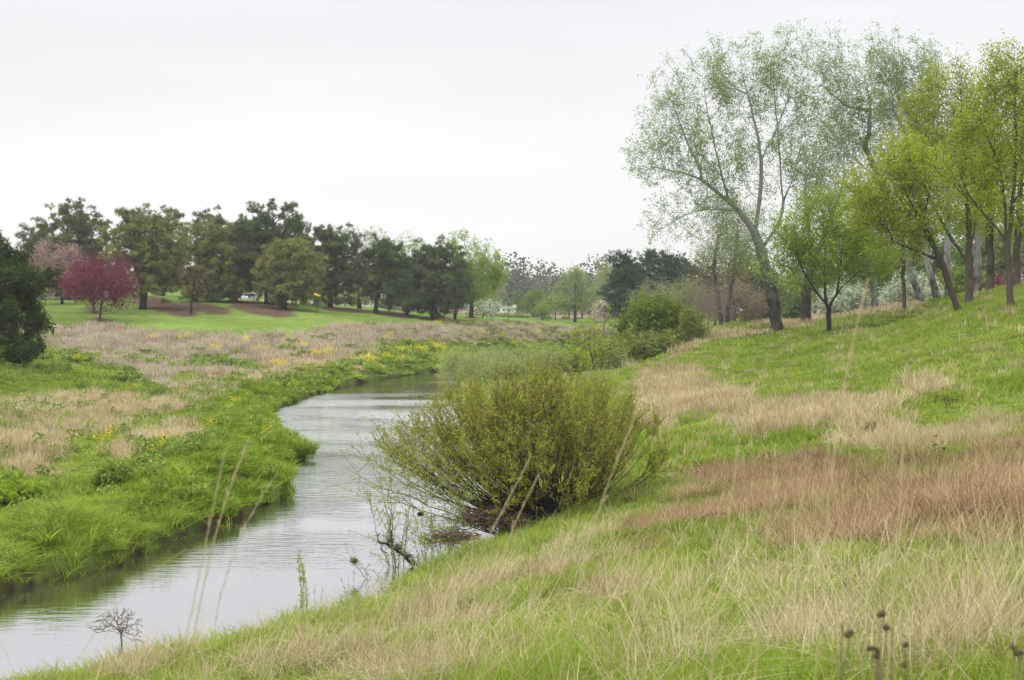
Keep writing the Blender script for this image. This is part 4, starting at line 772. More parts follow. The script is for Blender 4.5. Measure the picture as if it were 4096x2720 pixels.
def build_right_trees():
    g = 'silver poplars on the right'
    tree('silver_poplar', 'tallest silver poplar with pale crown reaching far out to the left over the gap', (777, 331, 135),
         [(700, 92, 38, 38), (738, 75, 40, 36), (680, 130, 38, 34), (655, 158, 34, 18), (712, 160, 46, 40), (778, 130, 40, 60), (795, 80, 26, 40), (690, 212, 36, 16), (745, 215, 40, 36), (640, 160, 24, 9), (768, 62, 26, 24), (668, 98, 16, 20), (735, 250, 34, 16), (812, 160, 28, 36), (655, 232, 14, 9)],
         'poplar', g, 'poplar', tr=0.55, n=3600, cl=560, nl=60000, per=6, ls=0.15, lr=0.26, trunk=[(775, 312), (770, 282), (761, 250)], depth=0.6,
         limbs=[[(761, 250), (755, 230), (739, 209), (728, 199), (704, 177), (683, 171), (660, 166), (645, 165)], [(761, 250), (770, 236), (782, 226), (786, 200), (783, 158), (780, 110), (776, 70)], [(755, 232), (760, 200), (762, 160), (752, 115), (742, 75)],
                [(728, 199), (719, 165), (708, 120), (700, 80)], [(742, 212), (718, 208), (699, 211), (675, 221), (655, 238)], [(784, 200), (796, 175), (806, 140), (806, 90)], [(770, 283), (752, 284), (735, 276), (722, 268)], [(704, 177), (690, 150), (678, 118), (668, 95)], [(762, 160), (775, 130), (790, 95)]])
    tree('silver_poplar', 'silver poplar behind the small maple with a thick patchy trunk', (806, 323, 146),
         [(835, 165, 26, 30), (800, 165, 22, 26), (850, 200, 26, 24), (815, 200, 24, 24), (835, 130, 20, 22)],
         'poplar', g, 'poplar', tr=0.5, n=1100, nl=12000, ls=0.18, trunk=[(806, 310), (808, 285), (812, 262)], depth=0.7, limbs=[[(812, 262), (822, 235), (836, 190), (838, 140)], [(812, 262), (808, 230), (802, 190), (800, 155)], [(822, 235), (840, 215), (856, 195)]])
    tree('silver_poplar', 'spotted trunk leaning left, its wispy crown topping the small maple', (921, 304, 133),
         [(850, 85, 30, 32), (832, 62, 18, 24), (870, 120, 28, 30), (850, 145, 26, 24), (812, 50, 12, 12), (830, 105, 22, 26), (800, 36, 6, 6), (885, 165, 22, 24)],
         'poplar', g, 'poplar', tr=0.32, n=1500, nl=21000, per=6, lr=.26, ls=0.15, bk='birch', trunk=[(915, 285), (909, 265), (899, 230)], depth=0.7,
         limbs=[[(899, 230), (885, 185), (869, 141), (856, 112), (845, 91), (828, 55), (815, 40)], [(869, 141), (872, 110), (868, 80)], [(885, 185), (862, 165), (842, 150)], [(856, 112), (838, 100), (822, 85)]])
    tree('silver_poplar', 'leaning white barked poplar right of the second white blossom tree', (939, 300, 129), [(890, 66, 22, 22), (925, 62, 13, 20), (905, 92, 26, 28), (915, 128, 24, 30), (885, 100, 18, 20), (930, 90, 15, 25), (876, 50, 8, 8)],
         'poplar', g, 'poplar', tr=0.32, n=1400, nl=20000, per=6, lr=.26, ls=0.15, bk='birch', trunk=[(934, 285), (926, 261), (921, 230)], limbs=[[(921, 230), (918, 170), (912, 112), (902, 90), (890, 70), (884, 48)], [(914, 130), (922, 90), (925, 62), (924, 40)], [(918, 170), (905, 130), (893, 105)]])
    tree('silver_poplar', 'short dark trunk just right of the leaning white barked poplar', (948, 297, 127), [(945, 200, 16, 30), (950, 160, 16, 30)], 'poplar', g, 'poplar', tr=0.3, n=500, nl=4500, bk='birch')
    tree('silver_poplar', 'white spotted trunk standing alone between the two white blossom trees', (875, 311, 138), [(868, 235, 22, 22), (880, 215, 20, 24), (860, 255, 18, 14)], 'poplar', g, 'poplar', tr=0.32, n=700, nl=6500, bk='birch')
    tree('silver_poplar', 'dark lumpy trunk between the forked maple and its right neighbour', (977, 293, 122), [(975, 210, 18, 25), (985, 180, 15, 22)], 'poplar', g, 'poplar', tr=0.34, n=450, nl=4000, bk='birch')
    tree('ash_tree', 'slender straight greenish trunk in front of the second white blossom tree', (905, 308, 124), [(903, 250, 20, 16), (912, 232, 18, 18), (890, 262, 14, 10)], 'maple', tr=0.17, lf='olive', n=420, nl=4500)
    tree('maple_tree', 'small fresh green maple with low fork, in front of the silver poplars', (829, 331, 115), [(820, 215, 22, 18), (795, 238, 24, 16), (845, 235, 28, 20), (788, 262, 20, 9), (825, 258, 36, 16), (868, 258, 26, 14), (797, 284, 20, 4), (880, 272, 16, 6), (830, 203, 12, 10), (775, 272, 8, 5)],
         'maple', tr=0.19, lf='fresh', n=1500, cl=330, nl=34000, ls=0.15, trunk=[(828, 312), (826, 303)], bk='dark', limbs=[[(826, 303), (825, 280), (826, 245), (826, 215)], [(826, 303), (813, 290), (798, 270), (788, 245)], [(828, 308), (838, 290), (852, 278), (872, 260)], [(838, 290), (842, 265), (846, 235)], [(813, 290), (800, 284), (785, 282)]])
    g = 'yellow green maples on the hillside'
    tree('maple_tree', 'maple with the leaning trunk that bends left, nearest of its group', (960.5, 313, 95), [(900, 165, 32, 24), (880, 190, 28, 26), (925, 175, 26, 26), (895, 215, 36, 22), (868, 212, 22, 22), (930, 225, 20, 16), (872, 242, 20, 9), (905, 240, 18, 10), (855, 190, 12, 14)],
         'maple', g, 'maple', tr=0.22, n=1500, nl=25000, ls=0.15, trunk=[(951, 286), (937, 255), (924, 224), (910, 205)], depth=0.9,
         limbs=[[(924, 224), (912, 208), (900, 180), (893, 160)], [(940, 262), (924, 253), (897, 238), (868, 240), (852, 228)], [(910, 205), (890, 200), (870, 196), (858, 186)], [(924, 224), (926, 200), (930, 175)], [(897, 238), (880, 225), (865, 212)]])
    tree('maple_tree', 'maple with the straight forked trunk in the middle of its group', (970, 303, 105), [(948, 85, 22, 28), (925, 115, 24, 26), (965, 125, 22, 36), (935, 150, 30, 26), (975, 165, 20, 28), (905, 150, 20, 16), (960, 205, 26, 20), (915, 185, 20, 16), (948, 62, 12, 10)],
         'maple', g, 'maple', tr=0.3, n=1600, nl=26000, ls=0.15, trunk=[(969, 285), (969, 263)], depth=0.9,
         limbs=[[(969, 263), (957, 245), (947, 226), (932, 199), (920, 160), (912, 125)], [(969, 263), (968, 230), (962, 190), (955, 140), (950, 85)], [(969, 263), (975, 238), (982, 209), (987, 180), (985, 140)], [(947, 226), (925, 212), (905, 185), (892, 160)], [(962, 190), (945, 165), (933, 130)]])
    tree('maple_tree', 'slim maple with two parallel upright stems near the right edge', (1011, 303, 88), [(1005, 80, 22, 26), (1024, 95, 22, 34), (985, 110, 18, 26), (1010, 150, 26, 30), (970, 135, 16, 22), (960, 170, 22, 20), (985, 175, 20, 20), (1005, 200, 22, 18), (1040, 150, 22, 40), (940, 172, 12, 9)],
         'maple', g, 'maple', tr=0.2, n=1500, nl=25000, ls=0.14, trunk=[(1010, 282), (1007, 245)], depth=0.9,
         limbs=[[(1007, 245), (997, 224), (975, 207), (958, 190), (937, 170)], [(1007, 245), (1005, 209), (1001, 178), (990, 140), (975, 112)], [(1007, 245), (1012, 205), (1014, 160), (1012, 110), (1013, 60)], [(1012, 205), (1030, 170), (1040, 120)], [(975, 207), (966, 180), (960, 150)]])
    tree('maple_tree', 'stout trunked maple behind the forked one', (990, 292, 116), [(985, 110, 24, 34), (1000, 150, 26, 34), (975, 180, 24, 26), (990, 215, 26, 20)], 'maple', g, 'maple', tr=0.32, n=1000, nl=13000, ls=0.17, depth=0.9)
    tree('maple_tree', 'maple farthest right, its trunk on the crest', (1017, 288, 112), [(1030, 100, 24, 40), (1025, 160, 26, 36), (1010, 200, 24, 26), (1035, 220, 24, 24)], 'maple', g, 'maple', tr=0.26, n=1000, nl=12000, ls=0.17, depth=0.9)
    g = 'white blossom trees beyond the crest'  # seen low between the trunks
    tree('blossom_tree', 'white blossom tree behind the small fresh green maple', (848, 320, 172), [(845, 305, 20, 11), (862, 308, 14, 8), (828, 308, 13, 9), (850, 297, 12, 7)], 'leafy', g, 'blossom tree', lf='white', tr=0.15, n=420, nl=12000, ls=0.2, al=0.15)
    tree('blossom_tree', 'white blossom tree behind the slender greenish trunk', (908, 316, 168), [(900, 297, 17, 12), (920, 295, 15, 13), (905, 288, 14, 8), (932, 302, 10, 8)], 'leafy', g, 'blossom tree', lf='white', tr=0.15, n=420, nl=12000, ls=0.2, al=0.15)
    g = 'background trees beyond the crest'
    for u, v, d, el, lf, nl, lb in [
        (862, 316, 215, [(862, 262, 26, 24), (882, 274, 24, 22), (850, 288, 20, 16)], 'green', 17000, 'mid green tree behind the white spotted trunk'),
        (930, 312, 210, [(925, 254, 26, 26), (948, 268, 24, 22), (912, 278, 18, 16)], 'green', 17000, 'mid green tree behind the leaning white barked poplar'),
        (985, 308, 205, [(975, 246, 26, 26), (998, 255, 24, 26), (985, 280, 26, 16)], 'green', 17000, 'grey green tree seen between the maple trunks'),
        (1020, 305, 200, [(1015, 242, 24, 26), (1032, 258, 24, 26), (1008, 272, 20, 16)], 'pale', 16000, 'mid green tree at the right edge behind the maples'),
        (815, 318, 220, [(815, 270, 18, 20), (830, 285, 16, 16), (805, 290, 14, 14)], 'pale', 8000, 'pale tree behind the thick patchy poplar trunk'),
        (895, 316, 225, [(898, 275, 18, 18), (905, 290, 18, 12)], 'olive', 7000, 'olive tree between the two white blossom trees, far back'),
        (960, 309, 180, [(958, 285, 20, 12), (975, 288, 14, 9)], 'bush', 6000, 'dark green undergrowth shrub behind the forked maple')]:
        tree('background_tree', lb, (u, v, d), el, 'leafy', g, 'tree', lf=lf, tr=0.25, nl=nl, n=420, ls=0.32)
    tree('magenta_bush', 'purple red shrub behind the trunk farthest right', (1004, 300, 150), [(1008, 290, 16, 5)], 'leafy', None, 'shrub', lf='magenta', tr=0.08, n=120, nl=2200, ls=0.2)
    tree('bare_tree', 'small tree with dark knotted fork and bare twigs, left of the silver poplar', (721, 331, 152), [(722, 235, 18, 24), (712, 255, 20, 16), (738, 250, 18, 18), (725, 215, 14, 18), (705, 268, 12, 12)], 'bare', lf='olive', bk='grey', tr=0.26, n=1300, nl=6000,
         trunk=[(721, 315), (718, 300), (716, 285), (713, 265), (718, 240)])
    tree('bare_tree', 'plain grey trunk right beside the one with the knotted fork', (728, 330, 156), [(733, 240, 14, 20), (742, 225, 12, 18), (735, 265, 12, 14)], 'bare', lf='olive', bk='grey', tr=0.26, n=700, nl=3500, trunk=[(727, 312), (731, 285), (736, 255), (738, 230)])
    tree('dead_shrub', 'bleached leafless shrub in front of the twiggy thicket', (708, 331, 146), [(702, 298, 16, 12), (716, 305, 14, 12)], 'bare', None, 'shrub', lf='brownbud', bk='twig', tr=0.1, n=420, nl=300)
build_right_trees()

def build_bushes():
    tree('round_bush', 'big round deep green bush at the foot of the green hillside', (655, 362, 140), [(653, 314, 24, 14), (668, 326, 30, 20), (642, 332, 28, 20), (652, 347, 38, 20), (686, 332, 18, 18), (628, 348, 18, 14)], 'shrub', None, 'bush', lf='bush', tr=0.12, n=1500, cl=420, nl=44000, ls=0.2, sp=.4)
    tree('round_bush', 'lighter leafy bush spilling in front of the big round one', (636, 370, 126), [(628, 350, 16, 14), (645, 354, 26, 17), (622, 361, 12, 10), (658, 345, 20, 14), (672, 350, 14, 9)], 'shrub', None, 'bush', lf='olive', tr=0.08, n=700, nl=20000, ls=0.17)
    tree('olive_bush', 'thin olive brown bush on the right side of the big round one', (692, 345, 136), [(690, 324, 9, 16), (694, 335, 9, 12)], 'shrub', None, 'bush', lf='olive', tr=0.08, n=420, nl=7500, ls=0.15)
    tree('yellow_sapling', 'open yellow green sapling with upright stems left of the big round bush', (594, 369, 118), [(590, 335, 16, 12), (600, 325, 10, 8), (583, 345, 12, 8), (600, 350, 16, 12), (578, 340, 7, 3)], 'maple', None, 'sapling', lf='yellowgreen', bk='willow', tr=0.09, n=420, cl=120, nl=2000, ls=0.17, lr=0.15,
         trunk=[(593, 360), (590, 350), (588, 340), (590, 330)])
    g = 'pale green willow shrubs by the river bend'
    i = 0
    for u, v, d, ru, rv, lf, lb in [(457, 378, 130, 20, 15, 'pale', 'pale willow shrub leaning over the river bend'), (480, 382, 120, 20, 17, 'pale', 'tallest pale willow shrub by the bend, behind the big willow bush'),
            (505, 384, 112, 22, 14, 'olive', 'olive willow shrub behind the top of the big willow bush'), (527, 378, 118, 20, 14, 'pale', 'grey green willow shrub right of the tallest pale one'), (550, 374, 122, 20, 14, 'olive', 'olive willow shrub midway between bend and yellow sapling'),
            (571, 372, 124, 18, 12, 'green', 'green willow shrub just left of the yellow sapling'), (612, 373, 118, 16, 13, 'olive', 'olive shrub between the yellow sapling and the lighter leafy bush'),
            (495, 364, 170, 22, 10, 'pale', 'low pale willow shrub on the far side of the bend'), (540, 360, 175, 24, 8, 'green', 'low green shrub beyond the bend')]:
        i += 1
        tree('willow_shrub', lb, (u, v, d), [(u, v - rv, ru * .8, rv * .8), (u + ru * .4, v - rv * .7, ru * .6, rv * .7), (u - ru * .4, v - rv * .6, ru * .6, rv * .6)], 'shrub', g, 'shrub', lf={'pale': 'wispy', 'olive': 'wispy', 'green': 'fresh'}[lf], bk='twig', tr=0.035, n=380, cl=170, nl=3400 if d < 150 else 2600, per=3, ls=0.16, lr=0.25, up=0.3)
    tree('nettle_clump', 'dark green leafy mound on the left bank', (115, 490, 49), [(113, 476, 15, 9), (120, 482, 14, 8), (106, 483, 10, 7)], 'shrub', None, 'bush', lf='bush', tr=0.02, rt=0.006, n=220, nl=2600, ls=0.11, lr=0.1, sp=0.15)
    tree('leafy_mound', 'light green leafy herb mound at the far left edge of the river bank', (14, 505, 47), [(14, 495, 26, 8), (40, 503, 20, 7)], 'shrub', None, 'herb', lf='fresh', tr=0.02, rt=0.006, n=300, nl=4200, ls=0.12, lr=0.12, sp=0.18)
    for (u, v, d, lb) in [(45, 560, 37.5, 'broad leaved dock plant on the bank at lower left'), (88, 553, 38.5, 'broad leaved dock plant to the right of the lowest one'), (180, 482, 50, 'small bright dock plant up on the left bank')]:
        r = np.random.default_rng(int(u)); x = (u - CX) / F * d; z = H1(x, d) + 0.28; V, Fq, va = blades(r, 22, 0.14, (0.35, 0.7), 0.085, (0.1, 0.6), (0.3, 0.9), 4, 0.1)
        o = mesh_obj('dock_plant', V + np.array([x, d, z - 0.25]), Fq, LM['fresh'], var=va, origin=(x, d, z - 0.25)); tag(o, lb, 'plant', 'dock plants on the left bank')
build_bushes()
# ------------------------------------------------------------------ the big willow bush and the growth at its foot
def curve_stem(a, b, sag, m, r, wob=0.03):
    t = np.linspace(0, 1, m)[:, None]; c = a * (1 - t) + b * t + np.asarray(sag) * (t * (1 - t) * 2)
    L = np.linalg.norm(b - a); w = np.cumsum(r.normal(size=(m, 3)) * wob * L / m, 0); return c + w * np.minimum(1, t * 3)
def stem_tube(pts, r0, r1, k):
    m = len(pts); R = np.linspace(r0, r1, m); return tubes(pts[:-1], pts[1:], R[:-1], R[1:], k)
class Acc:
    def __init__(s): s.V = []; s.F = []; s.a = []; s.o = 0
    def add(s, V, Fq, va=None):
        s.V.append(V); s.F.append(Fq + s.o); s.o += len(V); s.a.append(np.zeros(len(Fq)) if va is None else va)
    def get(s): return np.concatenate(s.V), np.concatenate(s.F), np.concatenate(s.a)
def lance(r, C, D, L, w):
    """narrow pointed leaves at C along D"""
    n = len(C); D = D / (np.linalg.norm(D, axis=1)[:, None] + 1e-9); s = (L * r.uniform(0.6, 1.3, n))[:, None]; q = np.cross(D, r.normal(size=(n, 3))); q /= np.linalg.norm(q, axis=1)[:, None] + 1e-9
    V = np.stack([C, C + D * s * .45 + q * w * .5, C + D * s, C + D * s * .45 - q * w * .5], 1).reshape(-1, 3)
    return V, np.arange(4 * n).reshape(n, 4), r.uniform(0, 1, n)
def build_willow():
    r = np.random.default_rng(42); d = 44.0; x0 = (548 - CX) / F * d; z0 = H1(x0, d)
    root = np.array([x0, d, z0]); o = empty('willow_bush', tuple(root), 'wide fan shaped willow bush with many dark stems at the water edge', 'willow bush')
    px = d / F; stems, twigs, lv, ck = Acc(), Acc(), Acc(), Acc()
    N = 255
    for i in range(N):
        az = r.uniform(0, 2 * pi) if r.uniform() < 0.72 else r.uniform(pi * 0.62, pi * 1.38); ce = r.uniform(0, 1) ** 0.7     # ce 1 = outermost
        sx = cos(az) * ce; sy = sin(az) * ce
        rx = (180 if sx < 0 else 118) * px; tx = x0 + sx * rx; ty = d + sy * 3.4
        el = np.sqrt(max(0.0, 1 - (sx ** 2 + sy ** 2) * 0.86)); H = 141 * px
        tz = z0 + H * (0.20 + 0.80 * el) * r.uniform(0.74, 1.05) + (sx * 0.1 if sx > 0 else 0.0)
        if sx > 0.5: tz += 0.15
        if ce > 0.85 and r.uniform() < 0.35: tz -= r.uniform(0.3, 0.8)
        a = np.array([x0 + r.normal(0, 0.35) + sx * 0.55, d + r.normal(0, 0.25) + sy * 0.5, z0 - 0.05]); b = np.array([tx, ty, tz])
        a[2] = min(a[2], H1(a[0], a[1]) + 0.05) if a[0] < x0 else H1(a[0], a[1]) - 0.05
        sag = np.array([sx * 0.9, sy * 0.6, -0.35 * ce * 1.3]) + r.normal(size=3) * 0.12
        P = curve_stem(a, b, sag, 16, r, 0.10); R0 = r.uniform(0.014, 0.034) if i % 4 else r.uniform(0.03, 0.045)
        stems.add(*stem_tube(P, R0, 0.004, 5))
        for j in range(19):
            t = 1 - 0.60 * r.uniform() ** 1.15; q = t * 15; k = int(min(14, q)); s = P[k] + (P[k + 1] - P[k]) * (q - k); dirn = (P[k + 1] - P[k]); dirn /= np.linalg.norm(dirn)
            L = r.uniform(0.4, 1.15) * (1.15 - 0.5 * t); e = s + (dirn * 0.75 + r.normal(size=3) * 0.42 + np.array([0, 0, 0.3])) * L * 0.8
            T = curve_stem(s, e, (0, 0, -0.06), 5, r, 0.12); twigs.add(*stem_tube(T, 0.0065, 0.002, 3))
            nl = int(11 * (0.6 + t * 0.9)); w = r.uniform(0.15, 1, nl) * 4; kk = np.minimum(3, w.astype(int)); C = T[kk] + (T[kk + 1] - T[kk]) * (w - kk)[:, None]
            D = (T[-1] - T[0]) / L * 0.6 + r.normal(size=(nl, 3)) * 0.7; high = (s[2] - z0) / H
            V, Fq, va = lance(r, C, D, 0.11, 0.031); lv.add(V, Fq, np.clip(va * 0.7 + r.uniform(0, .3), 0, 1))
            nc = r.poisson(3.0 + 12 * max(0, high - 0.3))
            if nc:
                w = r.uniform(0.3, 1, nc) * 4; kk = np.minimum(3, w.astype(int)); C = T[kk] + (T[kk + 1] - T[kk]) * (w - kk)[:, None]
                V, Fq, va = lance(r, C, r.normal(size=(nc, 3)) * .5 + np.array([0, 0, .8]), 0.065, 0.02); ck.add(V, Fq, va)
    V, Fq, _ = stems.get(); mesh_obj('stems', V, Fq, BK['dark_willow'], o, smooth=True)
    V, Fq, _ = twigs.get(); mesh_obj('twigs', V, Fq, BK['willow'], o)
    V, Fq, va = lv.get(); mesh_obj('leaves', V, Fq, LM['willow'], o, var=va)
    V, Fq, va = ck.get(); mesh_obj('catkins', V, Fq, LM['catkin'], o, var=va)
BK['dark_willow'] = bark_mat('dark_willow_bark', (0.04, 0.034, 0.028), (0.085, 0.078, 0.062), 0, 3, 0.3)
build_willow()

def shoot_plant(name, label, cat, base, tops, group=None, leafL=0.09, leafw=0.02, nleaf=40, rad=0.008, mat='youngwillow', bark='willow', twn=0, seed=1, d2=None, parts=('stem', 'leaves')):
    """a few stems from one foot to the given tops, dressed with narrow leaves"""
    r = np.random.default_rng(seed); u, v, d = base; x = (u - CX) / F * d; root = np.array([x, d, H1(x, d) - 0.03])
    o = empty(name, tuple(root), label, cat, group); st, lv = Acc(), Acc()
    for (tu, tv, *dd) in tops:
        b = Pt(tu, tv, d + (dd[0] if dd else r.normal(0, 0.15))); P = curve_stem(root + r.normal(size=3) * np.array([.06, .06, 0]), b, r.normal(size=3) * 0.08, 10, r, 0.12)
        st.add(*stem_tube(P, rad, 0.002, 4)); L = np.linalg.norm(b - root)
        w = r.uniform(0.25, 1, nleaf) * 9; k = np.minimum(8, w.astype(int)); C = P[k] + (P[k + 1] - P[k]) * (w - k)[:, None]; D = (P[k + 1] - P[k]); D = D / (np.linalg.norm(D, axis=1)[:, None] + 1e-9) + r.normal(size=(nleaf, 3)) * 0.55
        if nleaf: lv.add(*lance(r, C, D, leafL, leafw))
        for _ in range(twn):
            k = r.integers(2, 9); e = P[k] + ((P[k + 1] - P[k]) / np.linalg.norm(P[k + 1] - P[k]) * .5 + r.normal(size=3) * 0.55) * L * r.uniform(.12, .3)
            T = curve_stem(P[k], e, (0, 0, 0), 4, r, 0.15); st.add(*stem_tube(T, rad * .4, 0.0015, 3)); m = max(1, nleaf // 4)
            if nleaf:
                w = r.uniform(0.1, 1, m) * 3; kk = np.minimum(2, w.astype(int)); C = T[kk] + (T[kk + 1] - T[kk]) * (w - kk)[:, None]; lv.add(*lance(r, C, (e - P[k])[None] / L * 2 + r.normal(size=(m, 3)) * .5, leafL, leafw))
    V, Fq, _ = st.get(); mesh_obj(parts[0], V, Fq, BK[bark], o)
    if lv.V: V, Fq, va = lv.get(); mesh_obj(parts[1], V, Fq, LM[mat], o, var=va)
    return o
LM['youngwillow'] = leaf_mat('young_willow_leaves', [(0.17, 0.21, 0.045), (0.27, 0.33, 0.07), (0.38, 0.43, 0.12)], 0.45)
g = 'young willow shoots left of the big bush'
shoot_plant('young_willow', 'young willow with upright wavy stems and bright leaf plumes left of the big bush', 'young willow', (398, 572, 38.5), [(378, 470), (390, 458), (402, 445), (385, 500), (410, 475), (420, 455), (373, 488)], g, nleaf=80, twn=10, rad=0.014, seed=2, leafL=.10, leafw=.022)
shoot_plant('young_willow', 'young willow right against the big bush with fine grey green leaves', 'young willow', (440, 556, 40.5), [(430, 470), (445, 455), (460, 465), (470, 480), (452, 490), (480, 470), (425, 500), (465, 445)], g, nleaf=60, twn=12, rad=0.011, seed=3, leafL=.10, leafw=.021)
shoot_plant('willow_branch', 'low willow branch reaching out left over the water', 'branch', (500, 518, 43), [(350, 474), (362, 462), (347, 492), (372, 440), (385, 452), (395, 430)], None, nleaf=80, twn=14, rad=0.022, seed=4, leafL=0.10, leafw=0.02)
shoot_plant('willow_seedling', 'bushy leafy willow shoot at the near water edge', 'seedling', (303, 608, 33), [(299, 553), (302, 557), (304, 566)], 'seedlings at the near water edge', nleaf=120, rad=0.007, seed=5, leafL=0.12, leafw=0.026)
shoot_plant('willow_seedling', 'shorter leafy shoot right of the bushy one at the water edge', 'seedling', (345, 598, 34), [(349, 567), (343, 578), (347, 572)], 'seedlings at the near water edge', nleaf=36, rad=0.005, seed=6)
shoot_plant('willow_seedling', 'tiny leafy shoot between the two taller shoots', 'seedling', (321, 604, 33.5), [(318, 580), (324, 585)], 'seedlings at the near water edge', nleaf=22, rad=0.004, seed=7)
shoot_plant('drift_branch', 'bare branch with leaf tips leaning over the water left of the young willows', 'branch', (392, 577, 37), [(348, 548), (352, 558), (362, 552), (372, 566)], None, nleaf=14, twn=6, rad=0.012, seed=8)
shoot_plant('young_willow', 'slim leafy stems among the river debris', 'young willow', (425, 566, 39), [(412, 500), (420, 488), (430, 510), (408, 520)], g, nleaf=70, twn=10, rad=0.008, seed=12, leafL=.10, leafw=.024)

def sticks(r, c, rad, n, L, thick, curl=0.5, flat=0.35):
    A = Acc()
    for _ in range(n):
        p = r.normal(size=3); p /= np.linalg.norm(p); p = c + p * np.array(rad) * r.uniform(0.1, 1.25)
        dv = r.normal(size=3) * np.array([1, 1, flat]); dv /= np.linalg.norm(dv); l = L * r.uniform(.5, 1.3)
        P = curve_stem(p - dv * l / 2, p + dv * l / 2, r.normal(size=3) * curl * l * .4, 5, r, 0.2); A.add(*stem_tube(P, thick * r.uniform(.5, 1.2), thick * .3, 3), np.full(12, r.uniform()))
    return A.get()
LM['debris'] = leaf_mat('dead_debris', [(0.07, 0.048, 0.032), (0.15, 0.105, 0.07), (0.26, 0.19, 0.125)], 0.05)
LM['moss'] = leaf_mat('moss_and_wrack', [(0.04, 0.038, 0.018), (0.08, 0.075, 0.03), (0.12, 0.09, 0.05)], 0.1)
def build_tussock():
    r = np.random.default_rng(31); dd_ = 66.5; x = (297 - CX) / F * dd_; z = max(H1(x, dd_), 0.1); V, Fq, va = blades(r, 1500, 0.85, (0.5, 0.95), 0.03, (0.05, 0.5), (0.4, 1.5), 4, 0.1)
    V = V + np.array([x, dd_, z - 0.05]); o = mesh_obj('grass_tussock', V, Fq, leaf_mat('tussock_blades', [(0.04, 0.08, 0.012), (0.10, 0.18, 0.02), (0.18, 0.29, 0.035), (0.28, 0.38, 0.07)], .4), var=va, origin=(x, dd_, z - .05))
    tag(o, 'round bright green grass tussock jutting into the river from the left bank', 'grass tussock')
build_tussock()
def build_debris():
    r = np.random.default_rng(9)
    for u, v, d, ru, rv, n, L, nm, lb, mt in [(490, 518, 42.3, 30, 7, 800, 0.6, 'debris_mound', 'matted brown mound of roots and dead stalks under the willow stems', 'debris'),
            (452, 538, 41, 26, 6, 300, 0.55, 'debris_heap', 'dark tangle of flood debris and muddy roots at the water edge', 'debris')]:
        c = Pt(u, v, d); c[2] = max(c[2], H1(c[0], d) + 0.1); V, Fq, va = sticks(r, c, (ru * d / F, 0.7, rv * d / F), n, L, 0.016)
        o = mesh_obj(nm, V, Fq, LM[mt], var=va, origin=c); tag(o, lb, 'debris')
        # solid heart of the mound
    # driftwood with mossy wrack
    c = Pt(395, 549, 38.6); o = empty('driftwood', tuple(c), 'gnarled driftwood limb hung with mossy wrack, sticking out over the water', 'driftwood')
    A = Acc()
    for path, rr in (([(378, 541), (388, 545), (400, 552), (414, 566)], 0.05), ([(378, 541), (377, 536), (380, 533)], 0.02), ([(382, 543), (381, 550), (386, 553)], 0.016), ([(388, 545), (392, 536), (391, 531)], 0.03)):
        P = np.array([Pt(a, b, 38.6 + 0.05 * i) for i, (a, b) in enumerate(path)]); t = np.linspace(0, len(P) - 1, 9); P = np.stack([np.interp(t, np.arange(len(P)), P[:, k]) for k in range(3)], -1) + r.normal(size=(9, 3)) * 0.012
        A.add(*stem_tube(P, rr * .6, rr, 6))
    V, Fq, _ = A.get(); mesh_obj('limb', V, Fq, BK['dark_willow'], o, smooth=True)
    W_ = [sticks(r, Pt(u, v, 38.6), (0.12, 0.1, 0.16), 90, 0.16, 0.008) for u, v in ((390, 541), (398, 548), (408, 556), (414, 563))]
    V, Fq, va = joinm(W_); mesh_obj('wrack', V, Fq, LM['moss'], o, var=va)
    for u, v, s in ((354, 561, 0.10), (420, 514, 0.06)):
        c = Pt(u, v, 37.2); V, Fq, va = sticks(r, c, (s * .8, s * .8, s * .8), 150, 0.12, 0.008); tag(mesh_obj('wrack_ball', V, Fq, LM['moss'], var=va, origin=c), 'dark clot of wrack caught on the bare branch over the water' if s > .08 else 'small dark clot of wrack hanging in the young willow', 'wrack')
build_debris()

def build_sapling():
    r = np.random.default_rng(17); d = 26.2; x = (121 - CX) / F * d; root = np.array([x, d, H1(x, d) - 0.03])
    s = d / F; E = [(x + (a - 121) * s, d, EYE - (b - HOR) * s, p * s, p * s * .8, q * s) for a, b, p, q in [(113, 622, 20, 12), (130, 625, 14, 14), (120, 612, 12, 8), (98, 628, 12, 6), (138, 640, 8, 6)]]
    att = clumpy(r, E, 700, 400, 0.04, 0.2); T = np.array([root, root + (0.0, 0, .22), Pt(122, 645, d), Pt(121, 632, d), Pt(117, 622, d)])
    P, par, R, kids, nt = grow(r, T, att, 0.25, 0.003, maxr=0.022, step=0.05, bend=0.3); R = np.maximum(R, 0.0065)
    o = empty('bare_sapling', tuple(root), 'small leafless thorny sapling in front of the water at lower left', 'sapling')
    V, Fq = skeleton_mesh(P, par, R); mesh_obj('branches', V, Fq, BK['twig'], o)
build_sapling()

